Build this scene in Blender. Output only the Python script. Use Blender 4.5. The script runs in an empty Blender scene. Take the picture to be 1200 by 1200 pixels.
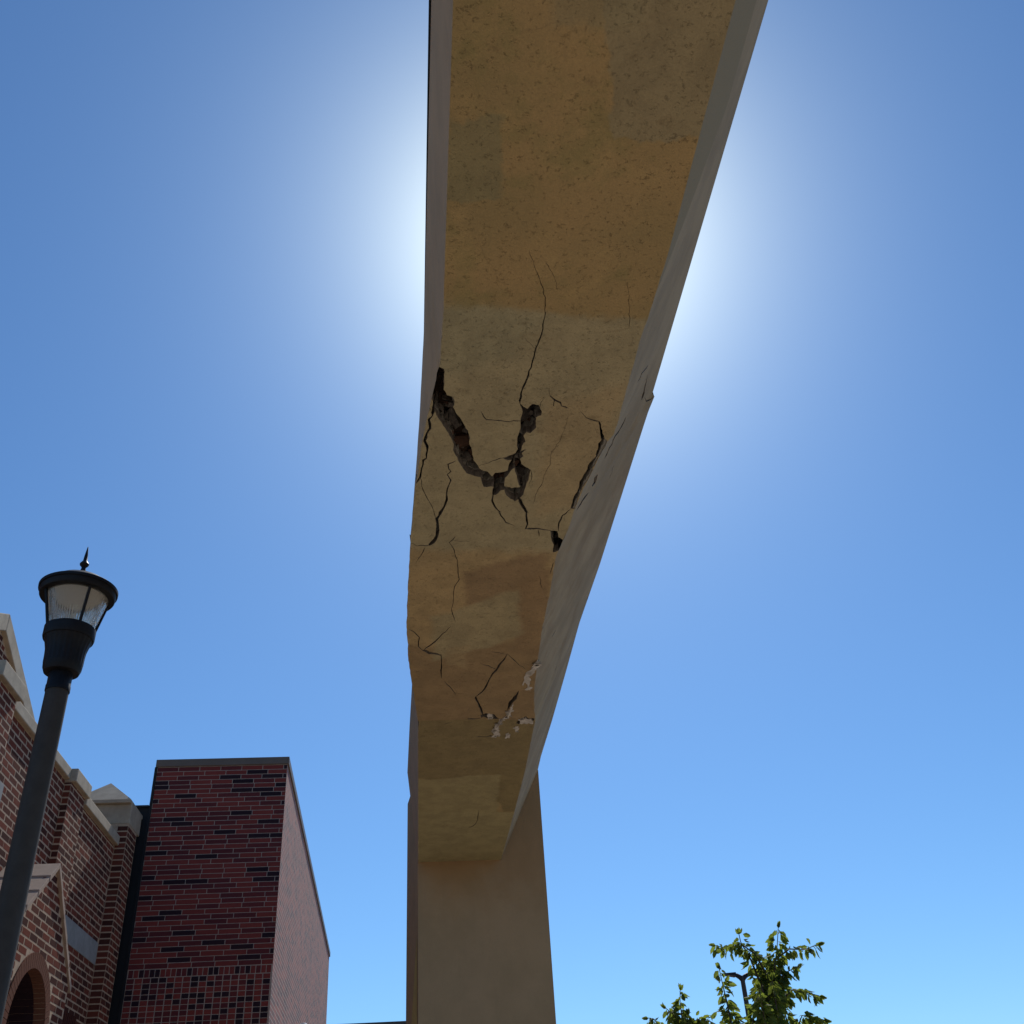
import bpy, bmesh, math, random
import numpy as np
from mathutils import Vector, Matrix, noise
from mathutils.geometry import delaunay_2d_cdt

random.seed(7)
sc = bpy.context.scene
COL = sc.collection
RAD = math.radians
EYE = 1.6                                   # camera height over the paving

# ------------------------------------------------------------------ camera
pitch, roll, yaw = 0.6023169, -0.06581577, 0.11211975
Fv = Vector((math.sin(yaw)*math.cos(pitch), math.cos(yaw)*math.cos(pitch), math.sin(pitch)))
R0 = Vector((math.cos(yaw), -math.sin(yaw), 0)); U0 = R0.cross(Fv)
Rv = math.cos(roll)*R0 + math.sin(roll)*U0
Uv = -math.sin(roll)*R0 + math.cos(roll)*U0
cam_d = bpy.data.cameras.new('camera'); cam = bpy.data.objects.new('camera', cam_d); COL.objects.link(cam)
cam.matrix_world = Matrix(((Rv.x, Uv.x, -Fv.x, 0), (Rv.y, Uv.y, -Fv.y, 0), (Rv.z, Uv.z, -Fv.z, EYE), (0, 0, 0, 1)))
cam_d.sensor_width = 36; cam_d.lens = 36.0; cam_d.clip_start = 0.05; cam_d.clip_end = 5000
sc.camera = cam

# ------------------------------------------------------------------ sky, sun, exposure
SUN_EL, SUN_AZ = RAD(49.0), RAD(11.2)       # azimuth measured from +Y towards +X
world = bpy.data.worlds.new('World'); sc.world = world; world.use_nodes = True
wn = world.node_tree; wn.nodes.clear()
sky = wn.nodes.new('ShaderNodeTexSky'); sky.sky_type = 'NISHITA'; sky.sun_disc = False
sky.sun_elevation = SUN_EL; sky.sun_rotation = SUN_AZ
sky.altitude = 0; sky.air_density = 1.0; sky.dust_density = 0.3; sky.ozone_density = 8.0
bg = wn.nodes.new('ShaderNodeBackground'); bg.inputs[1].default_value = 0.1
wo = wn.nodes.new('ShaderNodeOutputWorld')
def wnode(ty, op=None, a=None, b=None):
    q = wn.nodes.new(ty)
    if op: q.operation = op
    for i, v in ((0, a), (1, b)):
        if v is None: continue
        if isinstance(v, bpy.types.NodeSocket): wn.links.new(v, q.inputs[i])
        else: q.inputs[i].default_value = v
    return q
# white balance of the sky, and the sun's narrow aureole that the sky model leaves out
sdir = Vector((math.sin(SUN_AZ)*math.cos(SUN_EL), math.cos(SUN_AZ)*math.cos(SUN_EL), math.sin(SUN_EL)))
tinted = wnode('ShaderNodeVectorMath', 'MULTIPLY', sky.outputs[0], (.84, 1.09, 1.19)).outputs[0]
wdir = wnode('ShaderNodeVectorMath', 'NORMALIZE', wn.nodes.new('ShaderNodeTexCoord').outputs['Generated']).outputs[0]
cosang = wnode('ShaderNodeVectorMath', 'DOT_PRODUCT', wdir, tuple(sdir)).outputs['Value']
angle = wnode('ShaderNodeMath', 'ARCCOSINE', wnode('ShaderNodeMath', 'MINIMUM', cosang, .999999).outputs[0]).outputs[0]
fall = wnode('ShaderNodeMath', 'EXPONENT', wnode('ShaderNodeMath', 'DIVIDE', angle, -RAD(4.0)).outputs[0]).outputs[0]
aur = wnode('ShaderNodeVectorMath', 'SCALE', (27.5, 26.8, 17.2)); wn.links.new(fall, aur.inputs['Scale'])
total = wnode('ShaderNodeVectorMath', 'ADD', tinted, aur.outputs[0]).outputs[0]
wn.links.new(total, bg.inputs[0]); wn.links.new(bg.outputs[0], wo.inputs[0])
sun_d = bpy.data.lights.new('sun', 'SUN'); sun_d.energy = 4.0; sun_d.angle = RAD(0.53); sun_d.color = (1.0, 0.95, 0.87)
sun = bpy.data.objects.new('sun', sun_d); COL.objects.link(sun)
sun.rotation_euler = sdir.to_track_quat('Z', 'Y').to_euler(); sun.location = sdir*60
vs = sc.view_settings; vs.view_transform = 'Standard'; vs.look = 'None'; vs.exposure = 0.0; vs.gamma = 1.0; vs.use_curve_mapping = False
sc.cycles.max_bounces = 8; sc.cycles.diffuse_bounces = 5; sc.cycles.transmission_bounces = 6; sc.cycles.transparent_max_bounces = 8

# ------------------------------------------------------------------ small helpers
def lin(c): return tuple((v/255/12.92) if v/255 <= .04045 else ((v/255+.055)/1.055)**2.4 for v in c)
def ray(x, y): return (float(x)-600)/1200*Rv - (float(y)-600)/1200*Uv + Fv
def at_z(x, y, z): d = ray(x, y); return d*(z/d.z)          # z over the eye
def at_y(x, y, Y): d = ray(x, y); return d*(Y/d.y)
def at_x(x, y, X): d = ray(x, y); return d*(X/d.x)
EV = Vector((0, 0, EYE))

class NT:
    """tiny node builder"""
    def __init__(s, name):
        s.m = bpy.data.materials.new(name); s.m.use_nodes = True
        s.t = s.m.node_tree; s.b = s.t.nodes['Principled BSDF']
    def n(s, ty, **kw):
        q = s.t.nodes.new(ty)
        for k, v in kw.items(): setattr(q, k, v)
        return q
    def lk(s, a, b):
        if hasattr(a, 'links') or isinstance(a, bpy.types.NodeSocket): s.t.links.new(a, b)
        else: b.default_value = a
    def pos(s): return s.n('ShaderNodeNewGeometry').outputs['Position']
    def math(s, op, a, b=0.0, c=0.0, clamp=False):
        q = s.n('ShaderNodeMath', operation=op, use_clamp=clamp)
        for i, v in enumerate((a, b, c)): s.lk(v, q.inputs[i])
        return q.outputs[0]
    def vmath(s, op, a, b=(0, 0, 0)):
        q = s.n('ShaderNodeVectorMath', operation=op)
        s.lk(a, q.inputs[0]); s.lk(b, q.inputs[1])
        return q.outputs['Value'] if op == 'DOT_PRODUCT' else q.outputs[0]
    def noise(s, co, scale, detail=4, rough=.55, color=False):
        q = s.n('ShaderNodeTexNoise'); s.lk(co, q.inputs['Vector'])
        q.inputs['Scale'].default_value = scale; q.inputs['Detail'].default_value = detail; q.inputs['Roughness'].default_value = rough
        return q.outputs['Color' if color else 'Fac']
    def ramp(s, v, a, b, lo=0., hi=1.):
        q = s.n('ShaderNodeMapRange'); q.interpolation_type = 'SMOOTHSTEP'
        s.lk(v, q.inputs[0]); q.inputs[1].default_value = a; q.inputs[2].default_value = b
        q.inputs[3].default_value = lo; q.inputs[4].default_value = hi
        return q.outputs[0]
    def mix(s, f, a, b, blend='MIX'):
        q = s.n('ShaderNodeMix', data_type='RGBA', blend_type=blend)
        s.lk(f, q.inputs[0])
        for v, i in ((a, 6), (b, 7)):
            if isinstance(v, (tuple, list)): v = tuple(v)+(1,) if len(v) == 3 else v
            s.lk(v, q.inputs[i])
        return q.outputs[2]
    def bump(s, h, strength=.3, dist=.01):
        q = s.n('ShaderNodeBump'); q.inputs['Strength'].default_value = strength; q.inputs['Distance'].default_value = dist
        s.lk(h, q.inputs['Height']); s.lk(q.outputs[0], s.b.inputs['Normal'])
    def col(s, c):
        if isinstance(c, (tuple, list)): c = tuple(c)+(1,)
        s.lk(c, s.b.inputs['Base Color'])
    def rough(s, r): s.lk(r, s.b.inputs['Roughness'])
    def objrand(s): return s.n('ShaderNodeObjectInfo').outputs['Random']

def alb(c, e=.25):
    e = e if isinstance(e, tuple) else (e, e, e)
    return tuple(min(.85, v/k) for v, k in zip(lin(c), e))

def mesh_obj(name, verts, faces, mats, parent=None, mi=None, smooth=False):
    me = bpy.data.meshes.new(name); me.from_pydata([tuple(v) for v in verts], [], faces)
    for m in (mats if isinstance(mats, (list, tuple)) else [mats]): me.materials.append(m)
    if mi is not None: me.polygons.foreach_set('material_index', mi)
    if smooth: me.polygons.foreach_set('use_smooth', [True]*len(me.polygons)); me.set_sharp_from_angle(angle=RAD(38))
    me.update()
    o = bpy.data.objects.new(name, me); COL.objects.link(o)
    if parent: adopt(o, parent)
    return o

def adopt(o, parent):
    o.parent = parent
    loc = parent.location.copy(); p = parent.parent
    while p: loc += p.location; p = p.parent
    o.location = o.location - loc
    return o

def root(name, label, cat, loc, group=None):
    o = bpy.data.objects.new(name, None); COL.objects.link(o); o.location = loc; o.empty_display_size = .2
    o['label'] = label; o['category'] = cat
    if group: o['group'] = group
    return o

class MB:
    """collects verts and faces"""
    def __init__(s): s.v = []; s.f = []; s.mi = []
    def add(s, vs, fs, mi=0):
        k = len(s.v); s.v += [tuple(v) for v in vs]; s.f += [tuple(i+k for i in f) for f in fs]; s.mi += [mi]*len(fs)
    def box(s, a, b, mi=0):
        (x0, y0, z0), (x1, y1, z1) = a, b
        s.add([(x0,y0,z0),(x1,y0,z0),(x1,y1,z0),(x0,y1,z0),(x0,y0,z1),(x1,y0,z1),(x1,y1,z1),(x0,y1,z1)],
              [(0,3,2,1),(4,5,6,7),(0,1,5,4),(1,2,6,5),(2,3,7,6),(3,0,4,7)], mi)
    def prism(s, poly, axis, a, b, mi=0):
        """poly: 2-D points extruded along axis from a to b"""
        n = len(poly)
        def P(u, v, w): return {'x': (w, u, v), 'y': (u, w, v), 'z': (u, v, w)}[axis]
        s.add([P(u, v, a) for u, v in poly]+[P(u, v, b) for u, v in poly],
              [tuple(range(n))[::-1], tuple(range(n, 2*n))]+[(i, (i+1) % n, n+(i+1) % n, n+i) for i in range(n)], mi)
    def lathe(s, prof, c, n=32, mi=0, flute=None, cap=False):
        k = len(s.v)
        for r, z in prof:
            for i in range(n):
                a = 2*math.pi*i/n; rr = r
                if flute: rr = r*(1+flute(a, z))
                s.v.append((c[0]+rr*math.cos(a), c[1]+rr*math.sin(a), c[2]+z))
        for j in range(len(prof)-1):
            for i in range(n):
                s.f.append((k+j*n+i, k+j*n+(i+1) % n, k+(j+1)*n+(i+1) % n, k+(j+1)*n+i)); s.mi.append(mi)
        if cap:
            s.f.append(tuple(k+i for i in range(n))[::-1]); s.mi.append(mi)
            m = k+(len(prof)-1)*n; s.f.append(tuple(m+i for i in range(n))); s.mi.append(mi)
    def tube(s, pts, rads, n=8, mi=0):
        k = len(s.v); pts = [Vector(p) for p in pts]
        for j, p in enumerate(pts):
            t = (pts[min(j+1, len(pts)-1)]-pts[max(j-1, 0)]).normalized()
            u = t.cross(Vector((.3, .9, .2))).normalized(); w = t.cross(u)
            for i in range(n):
                a = 2*math.pi*i/n; s.v.append(tuple(p+rads[j]*(math.cos(a)*u+math.sin(a)*w)))
        for j in range(len(pts)-1):
            for i in range(n):
                s.f.append((k+j*n+i, k+j*n+(i+1) % n, k+(j+1)*n+(i+1) % n, k+(j+1)*n+i)); s.mi.append(mi)
        s.f.append(tuple(k+i for i in range(n))[::-1]); m = k+(len(pts)-1)*n; s.f.append(tuple(m+i for i in range(n))); s.mi += [mi, mi]
    def obj(s, name, mats, parent=None, smooth=False, fix=True):
        o = mesh_obj(name, s.v, s.f, mats, parent, s.mi, smooth)
        if fix:
            bm = bmesh.new(); bm.from_mesh(o.data)
            if smooth: bmesh.ops.remove_doubles(bm, verts=bm.verts, dist=1e-5)
            bmesh.ops.recalc_face_normals(bm, faces=bm.faces); bm.to_mesh(o.data); bm.free()
        return o

def bevel(o, w=.01, seg=2):
    m = o.modifiers.new('edge', 'BEVEL'); m.width = w; m.segments = seg; m.limit_method = 'ANGLE'; m.angle_limit = RAD(35)

# ------------------------------------------------------------------ materials
M = {}
def mat_ground():
    q = NT('paving'); p = q.pos()
    br = q.n('ShaderNodeTexBrick'); q.lk(p, br.inputs['Vector']); br.inputs['Scale'].default_value = 1.0
    br.offset = 0; br.inputs['Brick Width'].default_value = 1.5; br.inputs['Row Height'].default_value = 1.5; br.inputs['Mortar Size'].default_value = .008
    br.inputs['Color1'].default_value = (.34, .262, .19, 1); br.inputs['Color2'].default_value = (.3, .235, .172, 1); br.inputs['Mortar'].default_value = (.12, .11, .1, 1)
    n1 = q.noise(p, .7, 6, .65)
    q.col(q.mix(q.ramp(n1, .3, .7, 0, .4), br.outputs[0], (.22, .175, .135)))
    q.rough(.9); q.bump(q.noise(p, 90, 3), .2, .004); return q.m
M['ground'] = mat_ground()

def quad_mask(q, px, pts, soft, plane_z):
    """soft mask of a convex area of the soffit given by its corners (metres, X/Y)"""
    c = sum((Vector(p) for p in pts), Vector((0, 0)))/len(pts)
    out = None
    for i in range(len(pts)):
        a, b = Vector(pts[i]), Vector(pts[(i+1) % len(pts)])
        e = b-a; nrm = Vector((-e.y, e.x)).normalized()
        if (c-a).dot(nrm) < 0: nrm = -nrm
        d = q.math('SUBTRACT', q.vmath('DOT_PRODUCT', px, (nrm.x, nrm.y, 0)), nrm.dot(a))
        out = d if out is None else q.math('MINIMUM', out, d)
    return q.ramp(out, -soft, soft)

SOF = 3.2
def sp(x, y): v = at_z(x, y, SOF); return (v.x, v.y)
def mat_soffit():
    q = NT('ochre_stucco'); p = q.pos(); E = (.264, .225, .182)
    w = q.noise(p, 5.5, 5, .6, True)
    wob = q.vmath('MULTIPLY', q.vmath('SUBTRACT', w, (.5, .5, .5)), (.11, .16, 0))
    pw = q.vmath('ADD', p, wob)
    w2 = q.noise(p, 16, 4, .65, True)
    pw2 = q.vmath('ADD', pw, q.vmath('MULTIPLY', q.vmath('SUBTRACT', w2, (.5, .5, .5)), (.03, .045, 0)))
    base = alb((101, 79, 48), E)
    big = q.noise(p, 1.6, 5, .6)
    c = q.mix(q.ramp(big, .35, .66), alb((92, 74, 45), E), base)
    c = q.mix(q.ramp(q.noise(p, 3.3, 6, .7), .5, .68, 0, .6), c, alb((107, 85, 51), E))
    c = q.mix(q.ramp(q.noise(q.vmath('ADD', p, (3, 8, 1)), 2.4, 6, .7), .5, .66, 0, .65), c, alb((82, 70, 40), E))
    def patch(poly, rgb, soft=.012, f=1.0, wv=pw2):
        nonlocal c
        m = quad_mask(q, wv, [sp(*a) for a in poly], soft, SOF)
        tone = q.mix(q.ramp(q.noise(p, 7, 5, .65), .35, .65), alb(tuple(v*.95 for v in rgb), E), alb(tuple(v*1.05 for v in rgb), E))
        c = q.mix(q.math('MULTIPLY', m, f), c, tone)
    lw = pw
    patch([(700, -60), (722, 165), (818, 166), (880, -60)], (87, 74, 51), .01, .85)
    patch([(640, -80), (652, 30), (745, 34), (760, -80)], (86, 74, 50), .03, .6)
    patch([(523, 136), (588, 140), (589, 232), (520, 236)], (83, 72, 47), .012, .8)
    patch([(440, 352), (900, 385), (860, 640), (430, 668)], (96, 83, 58), .03, .95)
    patch([(515, 352), (640, 372), (600, 420), (505, 440)], (89, 80, 57), .06, .55)
    patch([(640, 470), (735, 450), (690, 590), (625, 600)], (101, 81, 53), .05, .5)
    patch([(430, 640), (900, 645), (800, 860), (420, 860)], (101, 81, 52), .05, .9)
    patch([(470, 752), (700, 740), (690, 845), (470, 845)], (86, 67, 43), .06, .95, pw)
    patch([(541, 669), (598, 650), (640, 643), (643, 700), (545, 706)], (85, 66, 43), .03, .95, pw)
    patch([(606, 676), (646, 664), (634, 768), (606, 752)], (87, 67, 43), .025, .9, pw)
    patch([(505, 716), (606, 686), (614, 742), (572, 752), (508, 778)], (95, 81, 55), .03, .9, pw)
    patch([(524, 752), (549, 750), (546, 777), (522, 773)], (97, 79, 52), .02, .7, pw)
    patch([(440, 838), (720, 846), (700, 915), (440, 912)], (79, 65, 40), .015, 1)
    patch([(560, 900), (720, 900), (640, 950), (590, 952)], (80, 66, 40), .02, 1)
    patch([(440, 916), (588, 908), (580, 960), (440, 1060)], (91, 78, 50), .02, .95)
    patch([(440, 952), (690, 952), (640, 1060), (440, 1060)], (92, 79, 51), .02, .95)
    # pitting and grime, strongest on the near half
    sps = q.ramp(q.noise(p, 52, 4, .75), .58, .69)
    area = q.ramp(q.noise(q.vmath('ADD', p, (5, 2, 0)), 2.2, 4, .6), .46, .66)
    yfar = q.ramp(q.vmath('DOT_PRODUCT', p, (0, 1, 0)), 2.8, 3.6, 1, .25)
    c = q.mix(q.math('MULTIPLY', q.math('MULTIPLY', sps, area), q.math('MULTIPLY', yfar, .42)), c, alb((56, 42, 25), E))
    blot = q.math('MULTIPLY', q.ramp(q.noise(p, 9, 6, .75), .55, .7), q.ramp(q.noise(q.vmath('ADD', p, (1, 6, 3)), 1.5, 3), .45, .6))
    c = q.mix(q.math('MULTIPLY', blot, .5), c, alb((66, 52, 32), E))
    hair = q.n('ShaderNodeTexVoronoi', feature='DISTANCE_TO_EDGE'); q.lk(q.vmath('ADD', p, q.vmath('MULTIPLY', w, (.12, .12, 0))), hair.inputs['Vector']); hair.inputs['Scale'].default_value = 2.1
    hm = q.math('MULTIPLY', q.ramp(hair.outputs[0], .0, .008, 1, 0), q.ramp(q.noise(p, 1.9, 3), .56, .66, 0, .3))
    c = q.mix(hm, c, alb((66, 52, 34), E))
    fine = q.noise(p, 105, 4, .65)
    c = q.mix(q.ramp(fine, .35, .68, 0, .2), c, alb((70, 56, 34), E))
    q.col(c); q.rough(.92); q.b.inputs['Specular IOR Level'].default_value = .2
    h = q.math('ADD', q.math('MULTIPLY', fine, .5), q.math('MULTIPLY', q.noise(p, 22, 5, .6), 1.0))
    h = q.math('SUBTRACT', h, q.math('MULTIPLY', sps, .5))
    q.bump(h, .85, .008); return q.m
M['soffit'] = mat_soffit()

def mat_stucco(name, a, b, E, streak=0.0, band=None):
    q = NT(name); p = q.pos()
    c = q.mix(q.ramp(q.noise(p, 2.0, 6, .65), .35, .68), alb(a, E), alb(b, E))
    st = q.noise(q.vmath('MULTIPLY', p, (7, 7, .5)), 1.0, 5, .6)
    c = q.mix(q.ramp(st, .5, .75, 0, streak), c, alb(tuple(v*.78 for v in a), E))
    if band: c = band(q, p, c, E)
    fine = q.noise(p, 120, 3, .6)
    c = q.mix(q.ramp(fine, .35, .7, 0, .2), c, alb(tuple(v*.8 for v in a), E))
    q.col(c); q.rough(.92); q.b.inputs['Specular IOR Level'].default_value = .2
    q.bump(q.math('ADD', q.math('MULTIPLY', fine, .5), q.noise(p, 18, 5, .6)), .45, .006); return q.m
def lipband(q, p, c, E):
    # older, darker coat on the near stretch, ending in a slanted edge below the lip
    z = q.vmath('DOT_PRODUCT', p, (0, 0, 1)); y = q.vmath('DOT_PRODUCT', p, (0, 1, 0))
    w = q.math('MULTIPLY', q.math('SUBTRACT', q.noise(p, 4, 4), .5), .1)
    m = q.math('MULTIPLY', q.ramp(q.math('ADD', z, w), 5.36, 5.4, 1, 0), q.ramp(q.math('ADD', q.math('ADD', y, q.math('MULTIPLY', z, .9)), w), 7.3, 7.34, 1, 0))
    c = q.mix(m, c, alb((84, 78, 67), E))
    d = q.math('MULTIPLY', q.ramp(q.noise(q.vmath('MULTIPLY', p, (1.6, 1.1, 1.6)), 1.4, 5, .65), .45, .6), q.ramp(y, 4.5, 5.5, 0, .6))
    return q.mix(d, c, alb((80, 69, 57), E))
M['flank'] = mat_stucco('grey_stucco_flank', (97, 89, 80), (84, 77, 69), (.335, .358, .485), .0, lipband)
M['flank_left'] = mat_stucco('mauve_stucco_flank', (93, 82, 76), (86, 76, 70), (.2, .258, .45), .2)
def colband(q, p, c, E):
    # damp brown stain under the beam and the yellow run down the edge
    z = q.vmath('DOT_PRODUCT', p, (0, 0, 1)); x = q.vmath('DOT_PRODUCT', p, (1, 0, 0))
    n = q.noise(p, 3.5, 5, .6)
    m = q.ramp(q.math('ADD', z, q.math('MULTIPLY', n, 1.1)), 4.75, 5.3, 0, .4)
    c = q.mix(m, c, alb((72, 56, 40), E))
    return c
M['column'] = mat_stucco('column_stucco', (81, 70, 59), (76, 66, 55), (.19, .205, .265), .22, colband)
M['yellow'] = mat_stucco('yellow_stucco', (104, 86, 48), (96, 80, 46), .22, .2)
def simple(name, a, b, scale, rough=.9, bump=.3, bd=.004, spec=.3):
    q = NT(name); p = q.pos(); n = q.noise(p, scale, 6, .65)
    q.col(q.mix(q.ramp(n, .3, .7), a, b)); q.rough(rough); q.b.inputs['Specular IOR Level'].default_value = spec
    q.bump(q.noise(p, scale*6, 4, .6), bump, bd); return q.m
M['broken'] = simple('broken_render_edge', (.13, .115, .1), (.26, .23, .19), 22, .95, .8, .01)
M['edge'] = simple('grey_render_edge', (.24, .23, .2), (.33, .31, .26), 22, .95, .6, .008)
M['chunk'] = simple('broken_mortar', (.08, .07, .06), (.2, .175, .145), 18, .95, .8, .01)
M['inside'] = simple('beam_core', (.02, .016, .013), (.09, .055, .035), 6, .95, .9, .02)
M['wood'] = simple('brown_block', (.09, .05, .034), (.15, .085, .055), 9, .9, .6, .01)
M['plaster'] = simple('white_plaster', (.66, .62, .56), (.42, .39, .34), 14, .9, .4, .004)
M['flashing'] = simple('black_flashing', (.015, .015, .017), (.02, .02, .022), 8, .6, .1, .002)
M['stone'] = simple('limestone', (.32, .265, .2), (.43, .36, .27), 5, .9, .35, .004)
M['plaque'] = simple('grey_stone_panel', (.24, .24, .23), (.3, .3, .29), 7, .85, .2, .003)
M['slab'] = simple('pink_stone_slab', (.34, .25, .19), (.42, .31, .24), 5, .9, .35, .004)
M['mortar'] = simple('buff_mortar', (.38, .27, .185), (.5, .36, .25), 25, .95, .5, .004)
M['mortar_grey'] = simple('grey_mortar', (.33, .255, .21), (.42, .33, .275), 25, .95, .4, .003)
M['metal_cap'] = simple('brown_metal_cap', (.13, .1, .078), (.15, .118, .092), 4, .55, .05, .002)
M['black'] = simple('black_metal', (.008, .008, .009), (.012, .012, .013), 4, .6, .05, .002)
M['lamp_black'] = simple('black_lamp_enamel', (.006, .006, .008), (.010, .010, .012), 30, .5, .12, .001, .22)
M['pole'] = simple('grey_pole_paint', (.042, .036, .03), (.055, .047, .04), 12, .62, .15, .002, .25)
M['bark'] = simple('bark', (.08, .06, .045), (.15, .12, .09), 20, .95, .8, .01)
M['white_paint'] = simple('white_paint', (.75, .75, .74), (.8, .8, .79), 5, .4, .05, .001)
M['fascia'] = simple('dark_fascia', (.05, .045, .042), (.07, .06, .055), 2, .7, .1, .003)
M['far_wall'] = simple('tan_wall', (.36, .3, .24), (.42, .35, .28), 2, .9, .2, .004)

def mat_brick(name, a, b, c):
    q = NT(name); p = q.pos(); r = q.objrand()
    g = q.n('ShaderNodeTexWhiteNoise', noise_dimensions='1D')
    q.lk(r, g.inputs['W'])
    col = q.mix(g.outputs[0], a, b)
    col = q.mix(q.ramp(q.noise(p, 30, 5, .7), .45, .75, 0, .6), col, c)
    q.col(col); q.rough(.95); q.b.inputs['Specular IOR Level'].default_value = .06
    q.bump(q.noise(p, 160, 4, .65), .5, .004); return q.m
M['b_red'] = mat_brick('red_brick', (.19, .043, .037), (.235, .052, .043), (.16, .038, .034))
M['b_plum'] = mat_brick('plum_brick', (.11, .03, .033), (.15, .036, .036), (.085, .026, .03))
M['b_dark'] = mat_brick('dark_brick', (.026, .016, .022), (.04, .021, .027), (.022, .015, .02))
M['o_red'] = mat_brick('old_red_brick', (.14, .038, .026), (.18, .05, .032), (.16, .065, .042))
M['o_brown'] = mat_brick('old_brown_brick', (.095, .032, .024), (.12, .04, .028), (.13, .06, .042))
M['o_dark'] = mat_brick('old_dark_brick', (.06, .022, .018), (.075, .028, .022), (.09, .042, .032))
M['voussoir'] = mat_brick('arch_brick', (.15, .068, .046), (.19, .085, .058), (.12, .05, .036))
def mat_sidebrick():
    q = NT('tower_flank_brick'); p = q.pos()
    pl = q.vmath('MULTIPLY', p, (0, 1, 1))
    sw = q.n('ShaderNodeCombineXYZ'); sx = q.n('ShaderNodeSeparateXYZ'); q.lk(p, sx.inputs[0])
    q.lk(sx.outputs[1], sw.inputs[0]); q.lk(sx.outputs[2], sw.inputs[1])
    br = q.n('ShaderNodeTexBrick'); q.lk(sw.outputs[0], br.inputs['Vector']); br.inputs['Scale'].default_value = 1
    br.offset = .33; br.inputs['Brick Width'].default_value = .305; br.inputs['Row Height'].default_value = .0677; br.inputs['Mortar Size'].default_value = .005
    br.inputs['Color1'].default_value = (.3, .09, .07, 1); br.inputs['Color2'].default_value = (.09, .045, .05, 1); br.inputs['Mortar'].default_value = (.42, .36, .31, 1)
    q.col(q.mix(q.ramp(q.noise(p, 1.5, 5), .4, .7, 0, .35), br.outputs[0], (.32, .15, .13)))
    q.rough(.9); q.bump(br.outputs['Fac'], .2, -.003); return q.m
M['tower_side'] = mat_sidebrick()
def mat_leaf(name, a, b):
    q = NT(name); p = q.pos()
    q.col(q.mix(q.ramp(q.noise(p, 3.0, 3), .35, .65), a, b)); q.rough(.7); q.b.inputs['Specular IOR Level'].default_value = .2
    t = q.t; tr = t.nodes.new('ShaderNodeBsdfTranslucent'); tr.inputs[0].default_value = (.3, .37, .05, 1)
    mx = t.nodes.new('ShaderNodeMixShader'); mx.inputs[0].default_value = .42
    out = t.nodes['Material Output']
    t.links.new(q.b.outputs[0], mx.inputs[1]); t.links.new(tr.outputs[0], mx.inputs[2]); t.links.new(mx.outputs[0], out.inputs[0])
    return q.m
M['leaf'] = mat_leaf('leaf_green', (.035, .06, .013), (.075, .1, .024))
def mat_lens():
    q = NT('prismatic_lens'); q.b.inputs['Transmission Weight'].default_value = .9; q.b.inputs['IOR'].default_value = 1.25
    q.col((.93, .9, .82)); q.rough(.22); p = q.pos()
    q.bump(q.noise(q.vmath('MULTIPLY', p, (1, 1, .06)), 70, 2), .7, .006); return q.m
M['lens'] = mat_lens()
def mat_glow():
    q = NT('lit_diffuser'); q.b.inputs['Emission Color'].default_value = (1, .97, .86, 1); q.b.inputs['Emission Strength'].default_value = 1.6; q.col((.9, .88, .8)); return q.m
M['glow'] = mat_glow()

# ------------------------------------------------------------------ ground
gb = MB(); G = 900
gb.add([(-G, -G, 0), (G, -G, 0), (G, G, 0), (-G, G, 0)], [(0, 1, 2, 3)])
go = gb.obj('ground', M['ground'], fix=False); go['kind'] = 'structure'

# ================================================================== the damaged overhead beam and its column
TOP = 4.2
left_px = [(531,0),(519,380),(515,425),(505,470),(494,522),(486.5,575),(480.5,635),(478,690),(476.3,728),(479,770),(484,805),(490,840),(490,1010)]
right_px = [(862,0),(782,300),(760,370),(750,398),(738,440),(728,477),(720,507),(711,517),(690,558),(673,594),(666,615),(651,648),(644,688),(634,732),(630,765),(625,807),(627,844),(616,900),(603,951),(587,1008)]
tl_px = [(505.5,0),(497,380),(493,560),(487,730),(480,850),(478,1000)]
tr_px = [(900.5,0),(764.5,461.5),(767,464.5),(759.5,483),(753,503),(716,620),(704,658),(702,664),(679,730),(663,788),(647,844),(634,886)]
YN, YC = -3.4, 11.28
def edge(px, z, x_near, x_far):
    e = [(v.y, v.x) for v in (at_z(*q, z) for q in px) if v.y < YC]
    e.insert(0, (YN, e[0][1]))
    e.append((YC+.02, x_far)); return np.array(e)
eL = edge(left_px, SOF, .112, 0.0); eR = edge(right_px, SOF, 1.02, .9)
eTL = edge(tl_px, TOP, .055, -.118); eTR = edge(tr_px, TOP, 1.485, 1.37)
def nz(x, y, z=0, s=1.0): return noise.noise(Vector((x*s, y*s, z*s)))

def xat(e, y):
    x = float(np.interp(y, e[:, 0], e[:, 1]))
    if (e is eL or e is eR) and 2.6 < y < 8.2: x += (.005*nz(y, 1 if e is eL else 4, 0, 17)+.005*nz(y, 2, 8, 6))*min(1, (y-2.6)*2, (8.2-y)*2)
    return x
YS = 7.37                                        # here the sagging stretch ends in a step
def soffit_z(x, y):
    dmg = max(0.0, 1-abs(y-5.6)/3.2)
    sag = 0.0 if y < 4.2 or y > YS+.02 else .034*min(1, (y-4.2)/1.8)*(1 if y < YS else max(0, (YS+.02-y)/.02))
    return SOF+EYE - sag + .006*nz(x, y, 1.3, 1.7) - dmg*(.012+.014*nz(x, y, 4.1, 2.3))

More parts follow.
